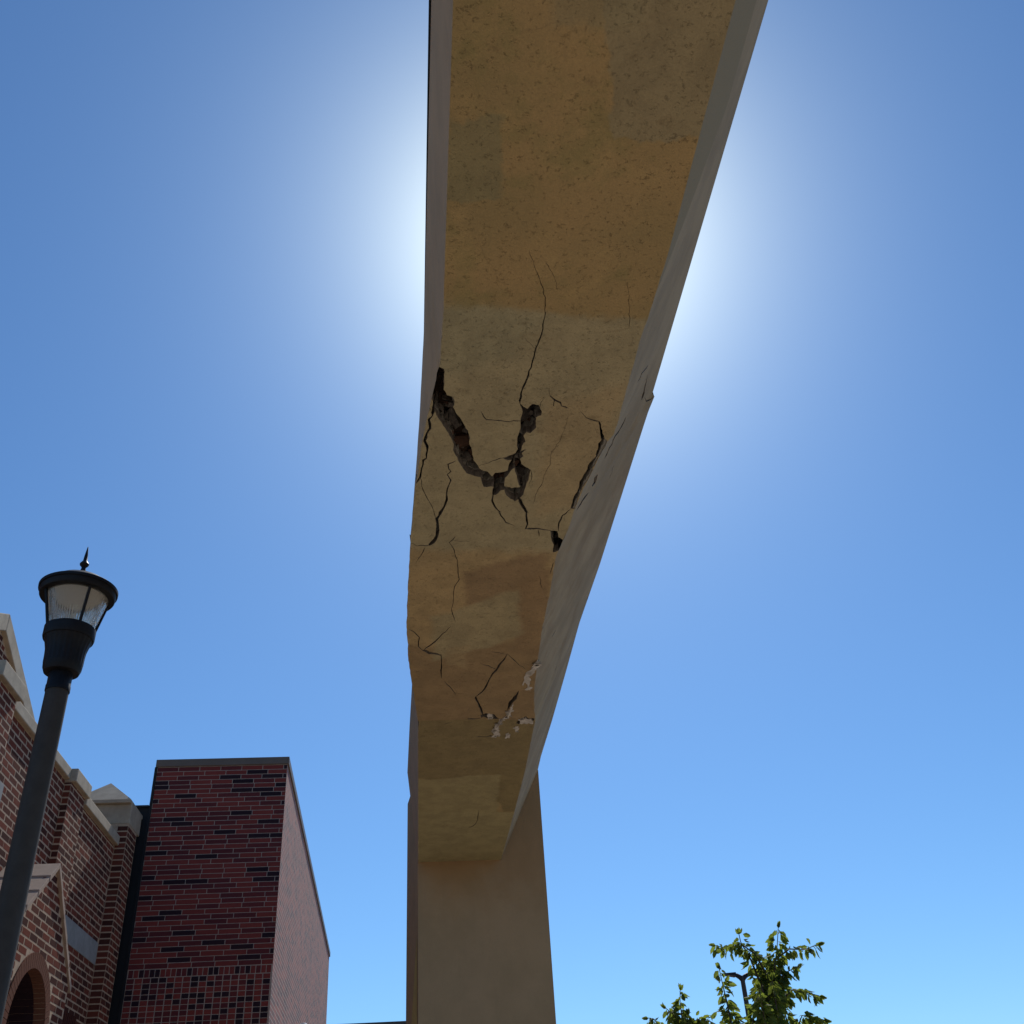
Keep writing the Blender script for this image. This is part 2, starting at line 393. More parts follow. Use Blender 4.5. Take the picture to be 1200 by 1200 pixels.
B1 = lambda pts: [(480+x/6, 410+y/6) for x, y in pts]
B3 = lambda pts: [(560+x/5.217, 440+y/5.217) for x, y in pts]
B5 = lambda pts: [(470+x/3.75, 400+y/3.75) for x, y in pts]
B6 = lambda pts: [(460+x/4.285, 620+y/4.285) for x, y in pts]
B7 = lambda pts: [(440+x/3.335, 840+y/3.335) for x, y in pts]
B8 = lambda pts: [(600+x/6, 360+y/6) for x, y in pts]
holes = [
 B1([(160,100),(190,75),(200,110),(243,130),(243,215),(240,275),(262,315),(300,325),(316,360),(305,400),(340,460),(375,510),(410,565),(425,620),(420,660),(440,710),(450,770),(490,825),(485,882),(440,872),(400,860),(350,790),(335,750),(305,700),(310,660),(290,615),(250,550),(200,480),(180,430),(155,480),(150,440),(165,380),(150,320),(120,250),(108,218),(130,165)]),
 B1([(478,822),(555,852),(580,880),(600,855),(660,848),(690,838),(715,795),(745,770),(780,790),(850,835),(835,900),(815,950),(800,1000),(770,1030),(740,1050),(680,1010),(665,970),(640,975),(600,1010),(580,1000),(590,950),(520,950),(505,910),(500,885),(470,880)]),
 B1([(775,370),(800,395),(830,410),(865,375),(910,385),(930,430),(925,455),(890,470),(890,540),(850,580),(820,575),(800,600),(815,640),(790,670),(785,700),(800,740),(775,760),(785,795),(740,775),(715,800),(690,840),(700,790),(730,750),(760,690),(755,620),(775,560),(780,480),(795,430)]),
 B1([(655,752),(700,735),(745,718),(820,690),(780,725),(735,760),(690,768)]),
 B5([(655,818),(685,820),(690,845),(710,858),(740,812),(738,835),(710,880),(690,905),(665,912),(670,880),(660,860)]),
 B3([(745,275),(760,330),(775,380),(790,393),(770,440),(720,520),(690,590),(650,660),(610,740),(590,803),(565,800),(580,745),(610,690),(620,640),(645,600),(660,580),(680,530),(720,490),(735,440),(735,410),(755,390),(745,330),(735,280)]),
 B6([(440,910),(470,900),(510,905),(535,930),(530,950),(500,950),(455,940)]),
 B6([(632,780),(622,825),(592,860),(572,890),(580,850),(605,815)]),
 B6([(620,972),(640,935),(665,916),(670,935),(700,942),(715,925),(710,960),(635,978)]),
 B6([(498,1022),(520,985),(530,1030)]),
]
island = B1([(735,820),(752,870),(777,950),(720,960),(665,945),(670,890),(700,855)])
cracks = [   # (points, width in photo pixels from start to end)
 ([(620,293),(631,323),(639,348),(639,367),(635,389),(628,407)]+B1([(860,90),(825,200),(790,280),(775,375)]), .5, 2.0),
 ([(640,308),(650,326),(653,340)], .6, .3), ([(615,395),(627,408)], .4, .5),
 (B1([(165,460),(135,490),(145,550),(120,590),(105,640),(125,680),(118,760),(95,775),(85,830),(75,890),(45,935)]), 3.4, 1.6),
 (B1([(75,890),(95,980),(140,1060),(175,1140),(188,1175)]), .9, .7),
 (B1([(325,775),(270,800),(275,830),(290,850),(265,870),(290,910),(265,970),(262,1040),(230,1110),(190,1170)])+B5([(160,820),(150,855),(122,880)]), 1.2, 4.0),
 (B5([(105,890),(88,925),(65,960)]), 1.1, .5), (B5([(38,872),(70,885),(125,880)]), .8, .8),
 (B1([(500,425),(520,465),(540,488),(600,492),(680,500),(782,495)]), .9, 1.3),
 (B1([(480,812),(560,785),(655,752)]), .6, .9),
 (B1([(590,990),(580,1050),(600,1090),(640,1130)])+B5([(430,740),(460,785),(500,800)]), 2.4, .8),
 (B1([(765,1020),(800,1090),(825,1130)])+B5([(550,740),(555,790),(545,812)]), 3.6, 2.6),
 (B5([(545,810),(600,808),(660,818)]), 1.6, 1.0), (B5([(600,812),(606,842)]), 2.0, .8),
 (B3([(490,930),(495,880),(515,840),(570,800)]), 1.6, 1.0), (B3([(525,870),(532,840)]), .9, .5),
 (B3([(620,205),(660,250),(690,262),(742,275)]), .6, 1.6),
 (B3([(440,118),(470,145),(505,160),(510,180),(555,195)]), 2.6, .9), (B3([(468,143),(460,183)]), 2.4, 1.6), (B3([(440,120),(437,60)]), .7, .3),
 (B3([(378,200),(385,160),(410,130)]), 1.2, .4),
 (B3([(555,240),(520,345),(500,400),(450,460),(440,540),(405,600),(395,640),(350,720),(335,775)]), .35, .5),
 (B3([(322,565),(330,600),(310,670)]), .9, .4),
 (B6([(315,20),(285,50),(310,90),(325,140),(335,235),(310,270),(305,320),(295,370),(315,435)]), 1.0, .8),
 (B6([(300,35),(390,50)]), .5, .3),
 (B6([(82,475),(110,490),(135,515),(130,560),(155,580)]), 1.0, 1.6), (B6([(150,577),(200,593),(243,605)]), 2.2, 3.0), (B6([(243,600),(245,650),(247,728)]), 2.0, .8),
 (B6([(155,580),(200,545),(250,495),(295,455)]), 1.6, .5), (B6([(260,740),(300,780),(316,800)]), .6, 1.4),
 (B6([(575,595),(560,625),(500,700),(460,775),(413,818)]), 1.8, 1.5), (B6([(415,812),(435,860),(455,912)]), 3.4, 2.2),
 (B6([(440,650),(480,660),(515,675)]), .5, 1.0), (B6([(490,588),(575,598)]), .3, .7), (B6([(575,598),(610,630),(665,678)]), .9, .8),
 (B6([(330,947),(380,930),(440,925)]), .6, 1.4), (B6([(120,940),(158,940)]), 1.2, .4), (B6([(121,940),(131,985)]), 1.4, .6),
 (B6([(735,215),(750,275)]), .8, .6), (B6([(375,890),(390,865)]), .9, .5), (B6([(415,1040),(510,1038)]), .5, .9),
 (B7([(405,365),(400,390),(390,420),(360,435)]), .8, .4), ([(520,848),(530,846)], .5, .4),
 ([(735,330),(738,360),(737,385)], .4, .6), ([(648,655),(644,668)], 1.6, .8), ([(643,700),(641,706)], 1.2, .6),
 ([(505,480),(498,468)], .7, .4),
]
def jag(pts, step, amp):
    out = []
    for (x0, y0), (x1, y1) in zip(pts[:-1], pts[1:]):
        L = math.hypot(x1-x0, y1-y0); n = max(1, int(L/step))
        for i in range(n):
            t = i/n; j = 0 if i == 0 else random.uniform(-amp, amp)
            out.append((x0+(x1-x0)*t-(y1-y0)/max(L, 1e-6)*j, y0+(y1-y0)*t+(x1-x0)/max(L, 1e-6)*j))
    out.append(pts[-1]); return out
def ribbon(pts, w0, w1):
    p = jag(pts, 4.0, .8); n = len(p); A = []; Bq = []
    for i, (x, y) in enumerate(p):
        a, b = p[max(i-1, 0)], p[min(i+1, n-1)]
        dx, dy = b[0]-a[0], b[1]-a[1]; L = math.hypot(dx, dy) or 1
        t = i/(n-1); w = .5*(w0+(w1-w0)*t)*random.uniform(.6, 1.35)
        if i in (0, n-1): w *= .35
        A.append((x-dy/L*w, y+dx/L*w)); Bq.append((x+dy/L*w, y-dx/L*w))
    return A+Bq[::-1]
def jagpoly(poly): return jag(list(poly)+[poly[0]], 3.0, .7)[:-1]
def inpoly(P, poly):
    P = np.asarray(P); poly = np.asarray(poly); x, y = P[:, 0], P[:, 1]; r = np.zeros(len(P), bool)
    x0, y0 = poly[-1]
    for x1, y1 in poly:
        c = ((y1 > y) != (y0 > y))
        with np.errstate(divide='ignore', invalid='ignore'):
            r ^= c & (x < (x0-x1)*(y-y1)/(y0-y1)+x1)
        x0, y0 = x1, y1
    return r

def holed_sheet(outer, hole_polys, keep_polys, grid, hf):
    """triangulated sheet with openings; hf maps a 2-D point to 3-D; returns verts, faces and the rim edges"""
    V = []; Eg = []
    def addp(poly):
        k = len(V); V.extend(Vector(p) for p in poly); n = len(poly)
        Eg.extend((k+i, k+(i+1) % n) for i in range(n))
    addp(outer)
    for h in hole_polys+keep_polys: addp(h)
    g = np.array(grid); g = g[inpoly(g, outer)]
    V.extend(Vector((a, b)) for a, b in g)
    vo, eo, fo, *_ = delaunay_2d_cdt(V, Eg, [], 0, 1e-6)
    vo = np.array([tuple(v) for v in vo]); fo = np.array([f for f in fo if len(f) == 3])
    cen = vo[fo].mean(axis=1)
    ok = inpoly(cen, outer); inh = np.zeros(len(cen), bool)
    for h in hole_polys: inh |= inpoly(cen, h)
    for k in keep_polys: inh &= ~inpoly(cen, k)
    ok &= ~inh; fs = fo[ok]
    ne = {}
    for f in fs:
        for i in range(3):
            a, b = int(f[i]), int(f[(i+1) % 3]); ne[(a, b)] = 1
    rim = [(a, b) for (a, b) in ne if (b, a) not in ne]
    inr = {}
    allE = {}
    for f in fo[inh & inpoly(cen, outer)]:
        for i in range(3):
            a, b = int(f[i]), int(f[(i+1) % 3]); allE[(a, b)] = 1
    rim = [e for e in rim if (e[1], e[0]) in allE]
    used = sorted(set(fs.ravel().tolist())); mp = {u: i for i, u in enumerate(used)}
    verts = [hf(*vo[u]) for u in used]
    return verts, [tuple(mp[int(i)] for i in f) for f in fs], [(mp[a], mp[b]) for a, b in rim]

def make_grid(x0, x1, y0, y1, s):
    return [(x+random.uniform(-.3, .3)*s, y+random.uniform(-.3, .3)*s) for x in np.arange(x0, x1, s) for y in np.arange(y0, y1, s)]

arch = root('overhead_beam', 'cracked ochre stucco beam overhead joined to its square column', 'beam', (0.65, 11.8, 0))

# soffit
ys = sorted(set([YN, *eL[:, 0], *eR[:, 0], *np.arange(YN, YC, .25), *np.arange(2.6, 8.2, .05)])); ys = [y for y in ys if y <= YC]
outer = [(xat(eL, y), y) for y in ys]+[(xat(eR, y), y) for y in ys[::-1]]
hp = [[sp(*a) for a in jagpoly(h)] for h in holes]+[[sp(*a) for a in ribbon(*c)] for c in cracks]
grid = [(x, y) for x in np.arange(-.1, 1.05, .025) for y in (YS-.001, YS+.021)]+make_grid(-.1, 1.05, 2.6, 8.6, .045)+make_grid(-.1, 1.05, 8.6, YC, .09)+make_grid(0, 1.1, YN, 2.6, .12)
V, Fc, rim = holed_sheet(outer, hp, [[sp(*a) for a in jagpoly(island)]], grid, lambda x, y: (x, y, soffit_z(x, y)))
mi = [0]*len(Fc)
up = {}
def upv(i):
    if i not in up:
        x, y, z = V[i]; up[i] = len(V)
        V.append((x+random.uniform(-.006, .006), y+random.uniform(-.008, .008), z+random.uniform(.035, .06)))
    return up[i]
for a, b in rim:
    Fc.append((a, b, upv(b), upv(a))); mi.append(1)
# orientation: the plaster looks down
sof = mesh_obj('soffit', V, Fc, [M['soffit'], M['broken']], arch, mi)
sof['label'] = 'cracked ochre underside with broken openings'

def shrink(poly, a, b):
    P = np.array(poly); n = len(P); area = .5*np.sum(P[:, 0]*np.roll(P[:, 1], -1)-np.roll(P[:, 0], -1)*P[:, 1]); sg = 1 if area > 0 else -1
    out = []
    for i in range(n):
        t = P[(i+1) % n]-P[i-1]; L = np.hypot(*t) or 1; nr = np.array([-t[1], t[0]])/L*sg
        out.append(tuple(P[i]+nr*random.uniform(a, b)))
    return out
def coat(z, a, b, mat, name, xs=.02):
    hs = [[sp(*q) for q in shrink(jag(list(h)+[h[0]], 2.2, .6)[:-1], a, b)] for h in holes[:6]]
    yq = [y for y in np.arange(3.2, 6.6, .12)]
    ou = [(xat(eL, y)+xs, y) for y in yq]+[(xat(eR, y)-xs, y) for y in yq[::-1]]
    gr = make_grid(-.1, 1.0, 3.2, 6.6, .06)
    v, f, rm = holed_sheet(ou, hs, [], gr, lambda x, y: (x, y, soffit_z(x, y)+z+.008*nz(x, y, 9, 9)))
    u = {}
    for p_, q_ in rm:
        for k in (p_, q_):
            if k not in u: u[k] = len(v); v.append((v[k][0]+random.uniform(-.01, .01), v[k][1]+random.uniform(-.012, .012), v[k][2]+random.uniform(.02, .045)))
        f.append((p_, q_, u[q_], u[p_]))
    return mesh_obj(name, v, f, mat, sof)
coat(.048, -.6, .9, M['edge'], 'scratch_coat'); coat(.085, -.8, 1.5, M['broken'], 'base_coat')

# flanks: ruled between the soffit edge and the upper edge
def flank(name, ea, eb, mat, amp, n=10, hole_px=(), out=1):
    def hf(y, s):
        xa, xb = xat(ea, y), xat(eb, y)
        x = xa+(xb-xa)*s; z0 = soffit_z(xa, y); z = z0+(TOP+EYE-z0)*s
        d = amp*(nz(y, s, 2.2, 2.1)+.5*nz(y, s, 5.2, 5.3))*min(1, 6*s)*min(1, 6*(1-s))
        return (x+d*out, y, z)
    def inv(px):
        r = ray(*px); y, s = at_z(px[0], px[1], 3.6).y, .4
        for _ in range(40):
            xa, xb = xat(ea, y), xat(eb, y); k = xb-xa
            # point t*r with z = SOF+s, x = xa+k*s
            t = (xa-k*SOF)/(r.x-k*r.z); y = .5*y+.5*t*r.y; s = t*r.z-SOF
        return (y, min(max(s, .004), .996))
    yy = sorted(set([*ea[:, 0], *eb[:, 0], *np.arange(YN, YC, .25), *np.arange(2.6, 8.2, .05)])); yy = [y for y in yy if y <= YC]
    outr = [(y, 0.) for y in yy]+[(y, 1.) for y in yy[::-1]]
    gr = make_grid(2.6, 9.5, .03, .99, .07)+make_grid(YN, 2.6, .05, .99, .2)+make_grid(9.5, YC, .05, .99, .12)
    gr = [(a, b) for a, b in gr if .02 < b < .98]
    hs = [[inv(a) for a in ribbon(*c)] for c in hole_px]
    v, f, rm = holed_sheet(outr, hs, [], gr, hf)
    m2 = [0]*len(f); u2 = {}
    for a, b in rm:
        for i in (a, b):
            if i not in u2: u2[i] = len(v); v.append((v[i][0]-out*.04, v[i][1], v[i][2]+.012))
        f.append((a, b, u2[b], u2[a])); m2.append(1)
    return mesh_obj(name, v, f, [mat, M['broken']], arch, m2)
rc = [(B8([(800,768),(760,850),(710,930),(650,1055)]), 1.2, .9), (B8([(957,403),(910,460),(878,525)]), 1.3, .6),
      (B8([(950,468),(935,550),(910,648)]), .7, 2.2), (B8([(932,632),(945,660),(975,648),(996,632)]), 1.0, 2.4),
      (B5([(862,578),(838,628)]), 2.0, 3.2), (B5([(822,655),(795,690),(770,732)]), 1.6, .6), (B6([(1003,290),(975,360)]), .9, .4),
      (B5([(935,540),(915,600)]), .4, .6), (B6([(742,878),(722,905),(705,935)]), .8, 2.0), ([(646,742),(651,733)], .8, .5), ([(650,783),(652,778)], 1.6, .8), ([(634,731),(637,726)], 1.4, .6)]
flank('flank', eR, eTR, M['flank'], .002, hole_px=rc, out=1)
flank('flank', eL, eTL, M['flank_left'], .004, out=-1)
# roof slab closing the beam, upper right parapet and the black edge flashing on the left
rb = MB()
for y0, y1 in zip(ys[:-1], ys[1:]):
    a0, a1, b0, b1 = xat(eTL, y0), xat(eTL, y1), xat(eTR, y0), xat(eTR, y1); z0, z1 = TOP+EYE, TOP+EYE+.12
    k = len(rb.v)
    rb.v += [(a0, y0, z0), (b0, y0, z0), (b1, y1, z0), (a1, y1, z0), (a0+.03, y0, z1), (b0-.03, y0, z1), (b1-.03, y1, z1), (a1+.03, y1, z1)]
    rb.f += [(k+4, k+5, k+6, k+7), (k, k+3, k+7, k+4), (k+1, k+5, k+6, k+2)]; rb.mi += [0, 0, 0]
rb.obj('beam_top', M['flank'], arch)
fz = TOP+EYE+.125; f0, f1 = at_z(502.6, 0, TOP+.125), at_z(496.6, 400, TOP+.125)
fb = MB(); fb.prism([(f0.x+(f0.x-f1.x)/(f1.y-f0.y)*(f0.y-YN), YN), (.6, YN), (.6, f1.y), (f1.x, f1.y)], 'z', fz, fz+.05); fb.obj('edge_flashing', M['flashing'], arch)
# rough core behind the render
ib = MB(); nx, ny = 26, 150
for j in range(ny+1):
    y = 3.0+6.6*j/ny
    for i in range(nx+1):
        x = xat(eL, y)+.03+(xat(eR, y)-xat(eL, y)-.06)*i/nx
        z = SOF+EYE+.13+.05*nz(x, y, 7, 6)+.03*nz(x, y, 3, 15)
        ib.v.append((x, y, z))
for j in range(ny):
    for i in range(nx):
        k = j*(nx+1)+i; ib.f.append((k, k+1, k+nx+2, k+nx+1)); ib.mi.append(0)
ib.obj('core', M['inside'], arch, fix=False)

def rock(name, c, size, mat, parent, squash=(1, 1, 1), rot=None):
    bm = bmesh.new(); bmesh.ops.create_icosphere(bm, subdivisions=2, radius=1)
    of = random.uniform(0, 50)
    for v in bm.verts:
        v.co *= 1+.55*noise.noise(v.co*1.3+Vector((of, 0, 0)))+.3*noise.noise(v.co*3.1+Vector((0, of, 0))); v.co = Vector((v.co.x*squash[0], v.co.y*squash[1], v.co.z*squash[2]))*size
    rt = rot or Matrix.Rotation(random.uniform(0, 6.28), 3, 'Z') @ Matrix.Rotation(random.uniform(-.6, .6), 3, 'X')
    for v in bm.verts: v.co = rt @ v.co
    me = bpy.data.meshes.new(name); bm.to_mesh(me); bm.free(); me.materials.append(mat)
    o = bpy.data.objects.new(name, me); COL.objects.link(o); o.location = c; adopt(o, parent); return o
def up_in(px, dz): v = at_z(*px, SOF+dz)+EV; return v
# brown block and pale lumps inside the long opening, lumps in the others
for px, s, dz, mt, sq in [
  ((537,514), .075, .085, 'wood', (.9,1.9,.6)), ((541,533), .06, .1, 'wood', (.9,1.4,.6)), ((532,490), .06, .075, 'chunk', (.8,1.3,.5)),
  ((545,536), .05, .055, 'chunk', (.8,1.1,.5)), ((540,540), .045, .06, 'chunk', (.9,1.2,.5)), ((527,470), .05, .09, 'chunk', (.9,1.0,.5)), ((556,549), .045, .07, 'chunk', (1,1,.5)),
  ((571,561), .045, .06, 'chunk', (1,1,.5)), ((587,558), .05, .07, 'wood', (1.1,1,.5)), ((609,552), .045, .055, 'chunk', (.9,1.4,.5)), ((601,577), .045, .06, 'wood', (1.2,1,.5)),
  ((614,484), .05, .06, 'chunk', (.9,1.2,.5)), ((624,479), .04, .07, 'chunk', (.8,1,.5)), ((620,495), .045, .065, 'chunk', (.8,1.3,.5)), ((609,510), .04, .07, 'chunk', (.7,1.4,.5)), ((607,530), .035, .06, 'chunk', (1,1,.5)),
  ((655,626), .04, .05, 'chunk', (1,1,.6)), ((652,636), .045, .06, 'chunk', (1,1.2,.5)), 
  ((570,835), .03, .05, 'plaster', (1,1,.6)), ((580,838), .03, .045, 'plaster', (1,1,.6)), ((575,840), .022, .04, 'chunk', (1,1,.6))]:
    rock('loose_chunk', up_in(px, dz+.03), s*.85, M[mt], sof, sq)
rc2 = random.Random(21)
for hq, cnt in ((0, 16), (1, 10), (2, 9), (4, 4), (5, 6)):
    P = np.array(holes[hq]); lo, hi = P.min(0), P.max(0); k = 0
    while k < cnt:
        c_ = (rc2.uniform(lo[0], hi[0]), rc2.uniform(lo[1], hi[1]))
        dz_ = rc2.uniform(.06, .11); q_ = up_in(c_, dz_)
        if inpoly([c_], P)[0] and hq == 5: k += 1; continue
        if inpoly([c_], P)[0]:
            if not (xat(eL, q_.y)+.05 < q_.x < xat(eR, q_.y)-.05): k += 1; continue
            rock('loose_chunk', q_, rc2.uniform(.01, .026), M[rc2.choice(('chunk', 'chunk', 'edge', 'wood'))], sof, (rc2.uniform(.6, 1.2), rc2.uniform(.8, 1.6), rc2.uniform(.4, .8))); k += 1
# white plaster showing where paint and render have come off
for poly in (B6([(725,625),(731,642),(712,690),(683,718),(690,785),(676,760),(671,735),(650,755),(665,700),(690,680)]),
             B6([(475,905),(500,903),(502,925),(478,930)]), B6([(540,945),(575,905),(590,872),(605,845),(592,905),(562,945),(532,985),(537,1040),(507,1040),(516,985)]),
             B6([(642,946),(695,946),(706,973),(637,974)]), B6([(568,1025),(582,1020),(577,1045)]), B6([(615,990),(632,985),(634,1003),(620,1020)]), B6([(500,1010),(515,990),(520,1035)])):
    # crumbled flakes scattered over the bared area
    P = np.array(poly); lo, hi = P.min(0), P.max(0); cnt = int(3+np.prod(hi-lo)/45); k = tries = 0
    while k < cnt and tries < 900:
        c_ = (rc2.uniform(lo[0], hi[0]), rc2.uniform(lo[1], hi[1])); tries += 1
        if not inpoly([c_], P)[0]: continue
        x, y = sp(*c_); w_ = rc2.uniform(.006, .02); k += 1
        rock('plaster_chip', Vector((x, y, soffit_z(x, y)-.001)), w_, M[rc2.choice(('plaster', 'plaster', 'edge'))], sof, (1, 1.9, .14))
    pts = [sp(*a) for a in jag(list(poly)+[poly[0]], 1.2, .9)[:-1]]
    n = len(pts); v = [(x, y, soffit_z(x, y)-.004) for x, y in pts]+[(x, y, soffit_z(x, y)+.01) for x, y in pts]
    mesh_obj('plaster_patch', v, [tuple(range(n))]+[(i, (i+1) % n, n+(i+1) % n, n+i) for i in range(n)], M['plaster'], sof)
# the exposed thickness of render left hanging along the right-hand opening
poly = B3([(776,384),(792,393),(772,446),(722,526),(692,596),(652,667),(612,746),(594,806),(578,802),(600,748),(642,660),(682,588),(708,526),(750,446)])
pts = [sp(*a) for a in jag(list(poly)+[poly[0]], 3.0, .8)[:-1]]; n = len(pts)
mesh_obj('broken_edge', [(x, y, soffit_z(x, y)+.004) for x, y in pts]+[(x, y, soffit_z(x, y)+.05) for x, y in pts], [tuple(range(n))]+[(i, (i+1) % n, n+(i+1) % n, n+i) for i in range(n)], M['edge'], sof)

# column
def column(name, yf, yb, xl, xr, sgn):
    cb = MB(); nh = 40; zt = TOP+EYE-.001
    prof = [(xl, yf), (xr, yf), (xr+.1, yb), (xl-.148, yb)]
    rings = []
    for j in range(nh+1):
        z = zt*j/nh; ring = []
        for i in range(4):
            (xa, ya), (xb, yb2) = prof[i], prof[(i+1) % 4]
            for k in range(10):
                t = k/10; x, y = xa+(xb-xa)*t, ya+(yb2-ya)*t
                d = .004*nz(x*2, y*2, z*2, 1.3) if k else 0
                if i == 3 or (i == 2 and k > 0): x += .025*z/zt*min(1, (y-yf)/(yb-yf))*(1 if i == 3 else k/10)
                ring.append((x, y+d*sgn, z))
        rings.append(ring)
    m = len(rings[0])
    for r in rings: cb.v += r
    for j in range(nh):
        for i in range(m):
            cb.f.append((j*m+i, j*m+(i+1) % m, (j+1)*m+(i+1) % m, (j+1)*m+i)); cb.mi.append(1 if i >= 30 else 0)
    cb.f.append(tuple(nh*m+i for i in range(m))); cb.mi.append(0)
    return cb.obj(name, [M['column'], M['flank_left']], arch)
col = column('column', 11.26, 12.3, 0.0, 1.373, 1)
column('column', YN-1.0, YN+.02, 0.15, 1.45, 1)
# yellow unpainted strip low on the column's left return
e = Vector((-.148, 1.04, 0)).normalized(); nrm = Vector((-e.y, e.x, 0))
yb_ = MB(); a = Vector((0, 11.26, 0))+e*.1; b = Vector((0, 11.26, 0))+e*.55
zz = [0, .8, 1.6, 2.4, 3.3, 3.7, 4.05]; v = []
for j, z in enumerate(zz):
    k = j/(len(zz)-1); w = .55 if z < 3 else .55*(4.1-z)/1.1
    for t in (.07, .07+max(w, .02)): p = Vector((0, 11.26, z))+e*t+nrm*.003+nrm*.0; v.append(p)
yb_.add(v, [(2*j, 2*j+1, 2*j+3, 2*j+2) for j in range(len(zz)-1)])
yb_.obj('bare_strip', M['yellow'], arch)

# ================================================================== brick helper
class Bricks:
    """collects bricks: centre, two axes (along, up), outward normal, size and material"""
    def __init__(s): s.items = []; s.cache = {}
    def add(s, c, along, up, L, H, mat, proud=0.0, depth=.03):
        along = Vector(along).normalized(); up = Vector(up).normalized(); out = along.cross(up)
        s.items.append((Vector(c)+out*proud, along, up, out, L, H, mat, depth))
    @staticmethod
    def geom(L, H, D, ch=.003):
        l, h = L/2, H/2
        v = [(-l, -h, -D), (l, -h, -D), (l, h, -D), (-l, h, -D), (-l, -h, -ch), (l, -h, -ch), (l, h, -ch), (-l, h, -ch), (-l+ch, -h+ch, 0), (l-ch, -h+ch, 0), (l-ch, h-ch, 0), (-l+ch, h-ch, 0)]
        f = [(0, 1, 5, 4), (1, 2, 6, 5), (2, 3, 7, 6), (3, 0, 4, 7), (4, 5, 9, 8), (5, 6, 10, 9), (6, 7, 11, 10), (7, 4, 8, 11), (8, 9, 10, 11)]
        return v, f
    def emit(s, parent, limit=300, stuff_name='brickwork', name='brick'):
        def score(it):
            c, al, u, o, L, H = it[:6]; d = c-EV; z = d.dot(Fv)
            if z < .5: return -1
            px = 600+1200*d.dot(Rv)/z; py = 600-1200*d.dot(Uv)/z
            if not (-5 < px < 1205 and -5 < py < 1205): return -1
            return -o.dot(d)/z*L*H/z/z
        it = sorted(s.items, key=score, reverse=True)
        indiv = [q for q in it[:limit] if score(q) > 0]; rest = it[len(indiv):]
        for c, al, u, o, L, H, mat, D in indiv:
            key = (round(L, 3), round(H, 3), mat)
            if key not in s.cache:
                v, f = s.geom(L, H, D); me = bpy.data.meshes.new('brick'); me.from_pydata(v, [], f); me.materials.append(M[mat]); s.cache[key] = me
            ob = bpy.data.objects.new(name, s.cache[key]); COL.objects.link(ob)
            ob.matrix_world = Matrix(((al.x, u.x, o.x, c.x), (al.y, u.y, o.y, c.y), (al.z, u.z, o.z, c.z), (0, 0, 0, 1)))
            adopt(ob, parent)
        if rest:
            names = sorted(set(q[6] for q in rest)); mb = MB()
            for c, al, u, o, L, H, mat, D in rest:
                v, f = s.geom(L, H, D)
                mb.add([c+al*a+u*b+o*d for a, b, d in v], f, names.index(mat))
            ob = mb.obj(stuff_name, [M[n] for n in names], parent, fix=False); ob['kind'] = 'stuff'

# ================================================================== modern brick tower
T = 14.9; tx0, tx1 = -.2563*T, -.1298*T; tz = .3928*T+EYE
tower = root('brick_tower', 'tall flat-roofed tower of long red and near-black bricks', 'building', ((tx0+tx1)/2, T+1, 0))
ybk = 28.3; xb1 = -.0801*ybk
tbm = MB()
prof = [(tx0, T), (tx1, T), (xb1, ybk), (tx0-.3, ybk)]
n = 4; zt = tz-.10
tbm.add([(x, y, 0) for x, y in prof]+[(x, y, zt) for x, y in prof], [(0, 1, 5, 4)], 0)
tbm.add([(x, y, 0) for x, y in prof]+[(x, y, zt) for x, y in prof], [(1, 2, 6, 5)], 1)
tbm.add([(x, y, 0) for x, y in prof]+[(x, y, zt) for x, y in prof], [(2, 3, 7, 6), (3, 0, 4, 7), (4, 5, 6, 7)], 0)
tbm.obj('wall', [M['mortar_grey'], M['tower_side']], tower, fix=False)
cpb = MB(); k = .025
cpb.prism([(tx0-k, T-k), (tx1+k, T-k), (xb1+k, ybk+k), (tx0-.3-k, ybk+k)], 'z', tz-.11, tz)
bevel(cpb.obj('metal_coping', M['metal_cap'], tower), .006)
eb_ = MB(); eb_.box((tx0-.035, T-.018, 0), (tx0-.003, T+.4, tz-.112)); eb_.obj('corner_trim', M['black'], tower)
bk = Bricks(); ch = .0677; Lb = .305; rr = random.Random(11)
soldier_z = .1985*T+EYE
def dk(r, p=.16, pl=.42): t = r.random(); return 'b_dark' if t < p else ('b_plum' if t < p+pl else 'b_red')
z = soldier_z+.004; row = 0
while z < tz-.12:
    off = (row % 2)*.4*Lb+rr.uniform(-.006, .006)+(.1 if row % 3 == 0 else 0)
    x = tx0-off
    while x < tx1:
        a, b = max(x+.005, tx0+.002), min(x+Lb-.005, tx1-.002)
        hh = min(ch-.009, tz-.112-z)
        if b-a > .02 and hh > .02:
            bk.add(((a+b)/2, T, z+.0045+hh/2), (1, 0, 0), (0, 0, 1), round(b-a, 3), round(hh, 3), dk(rr), .004+rr.uniform(-.0008, .0012))
        x += Lb
    z += ch; row += 1
bk.emit(tower, 300, 'brickwork')
bh = Bricks()
x = tx0+.01
while x < tx1-.03:
    bh.add((x+.034, T, soldier_z-.05), (1, 0, 0), (0, 0, 1), .059, .093, dk(rr, .3, .25), .004); x += .0689
z = soldier_z-.104
while z > .1:
    x = tx0+.002
    while x < tx1-.03:
        w = min(.1, tx1-x-.002)
        bh.add((x+w/2, T, z-ch/2), (1, 0, 0), (0, 0, 1), round(w-.009, 3), round(ch-.009, 3), dk(rr, .25, .3), .004+rr.uniform(-.0008, .001)); x += .1037
    z -= ch
bh.emit(tower, 290, 'header_brickwork', 'header_brick')
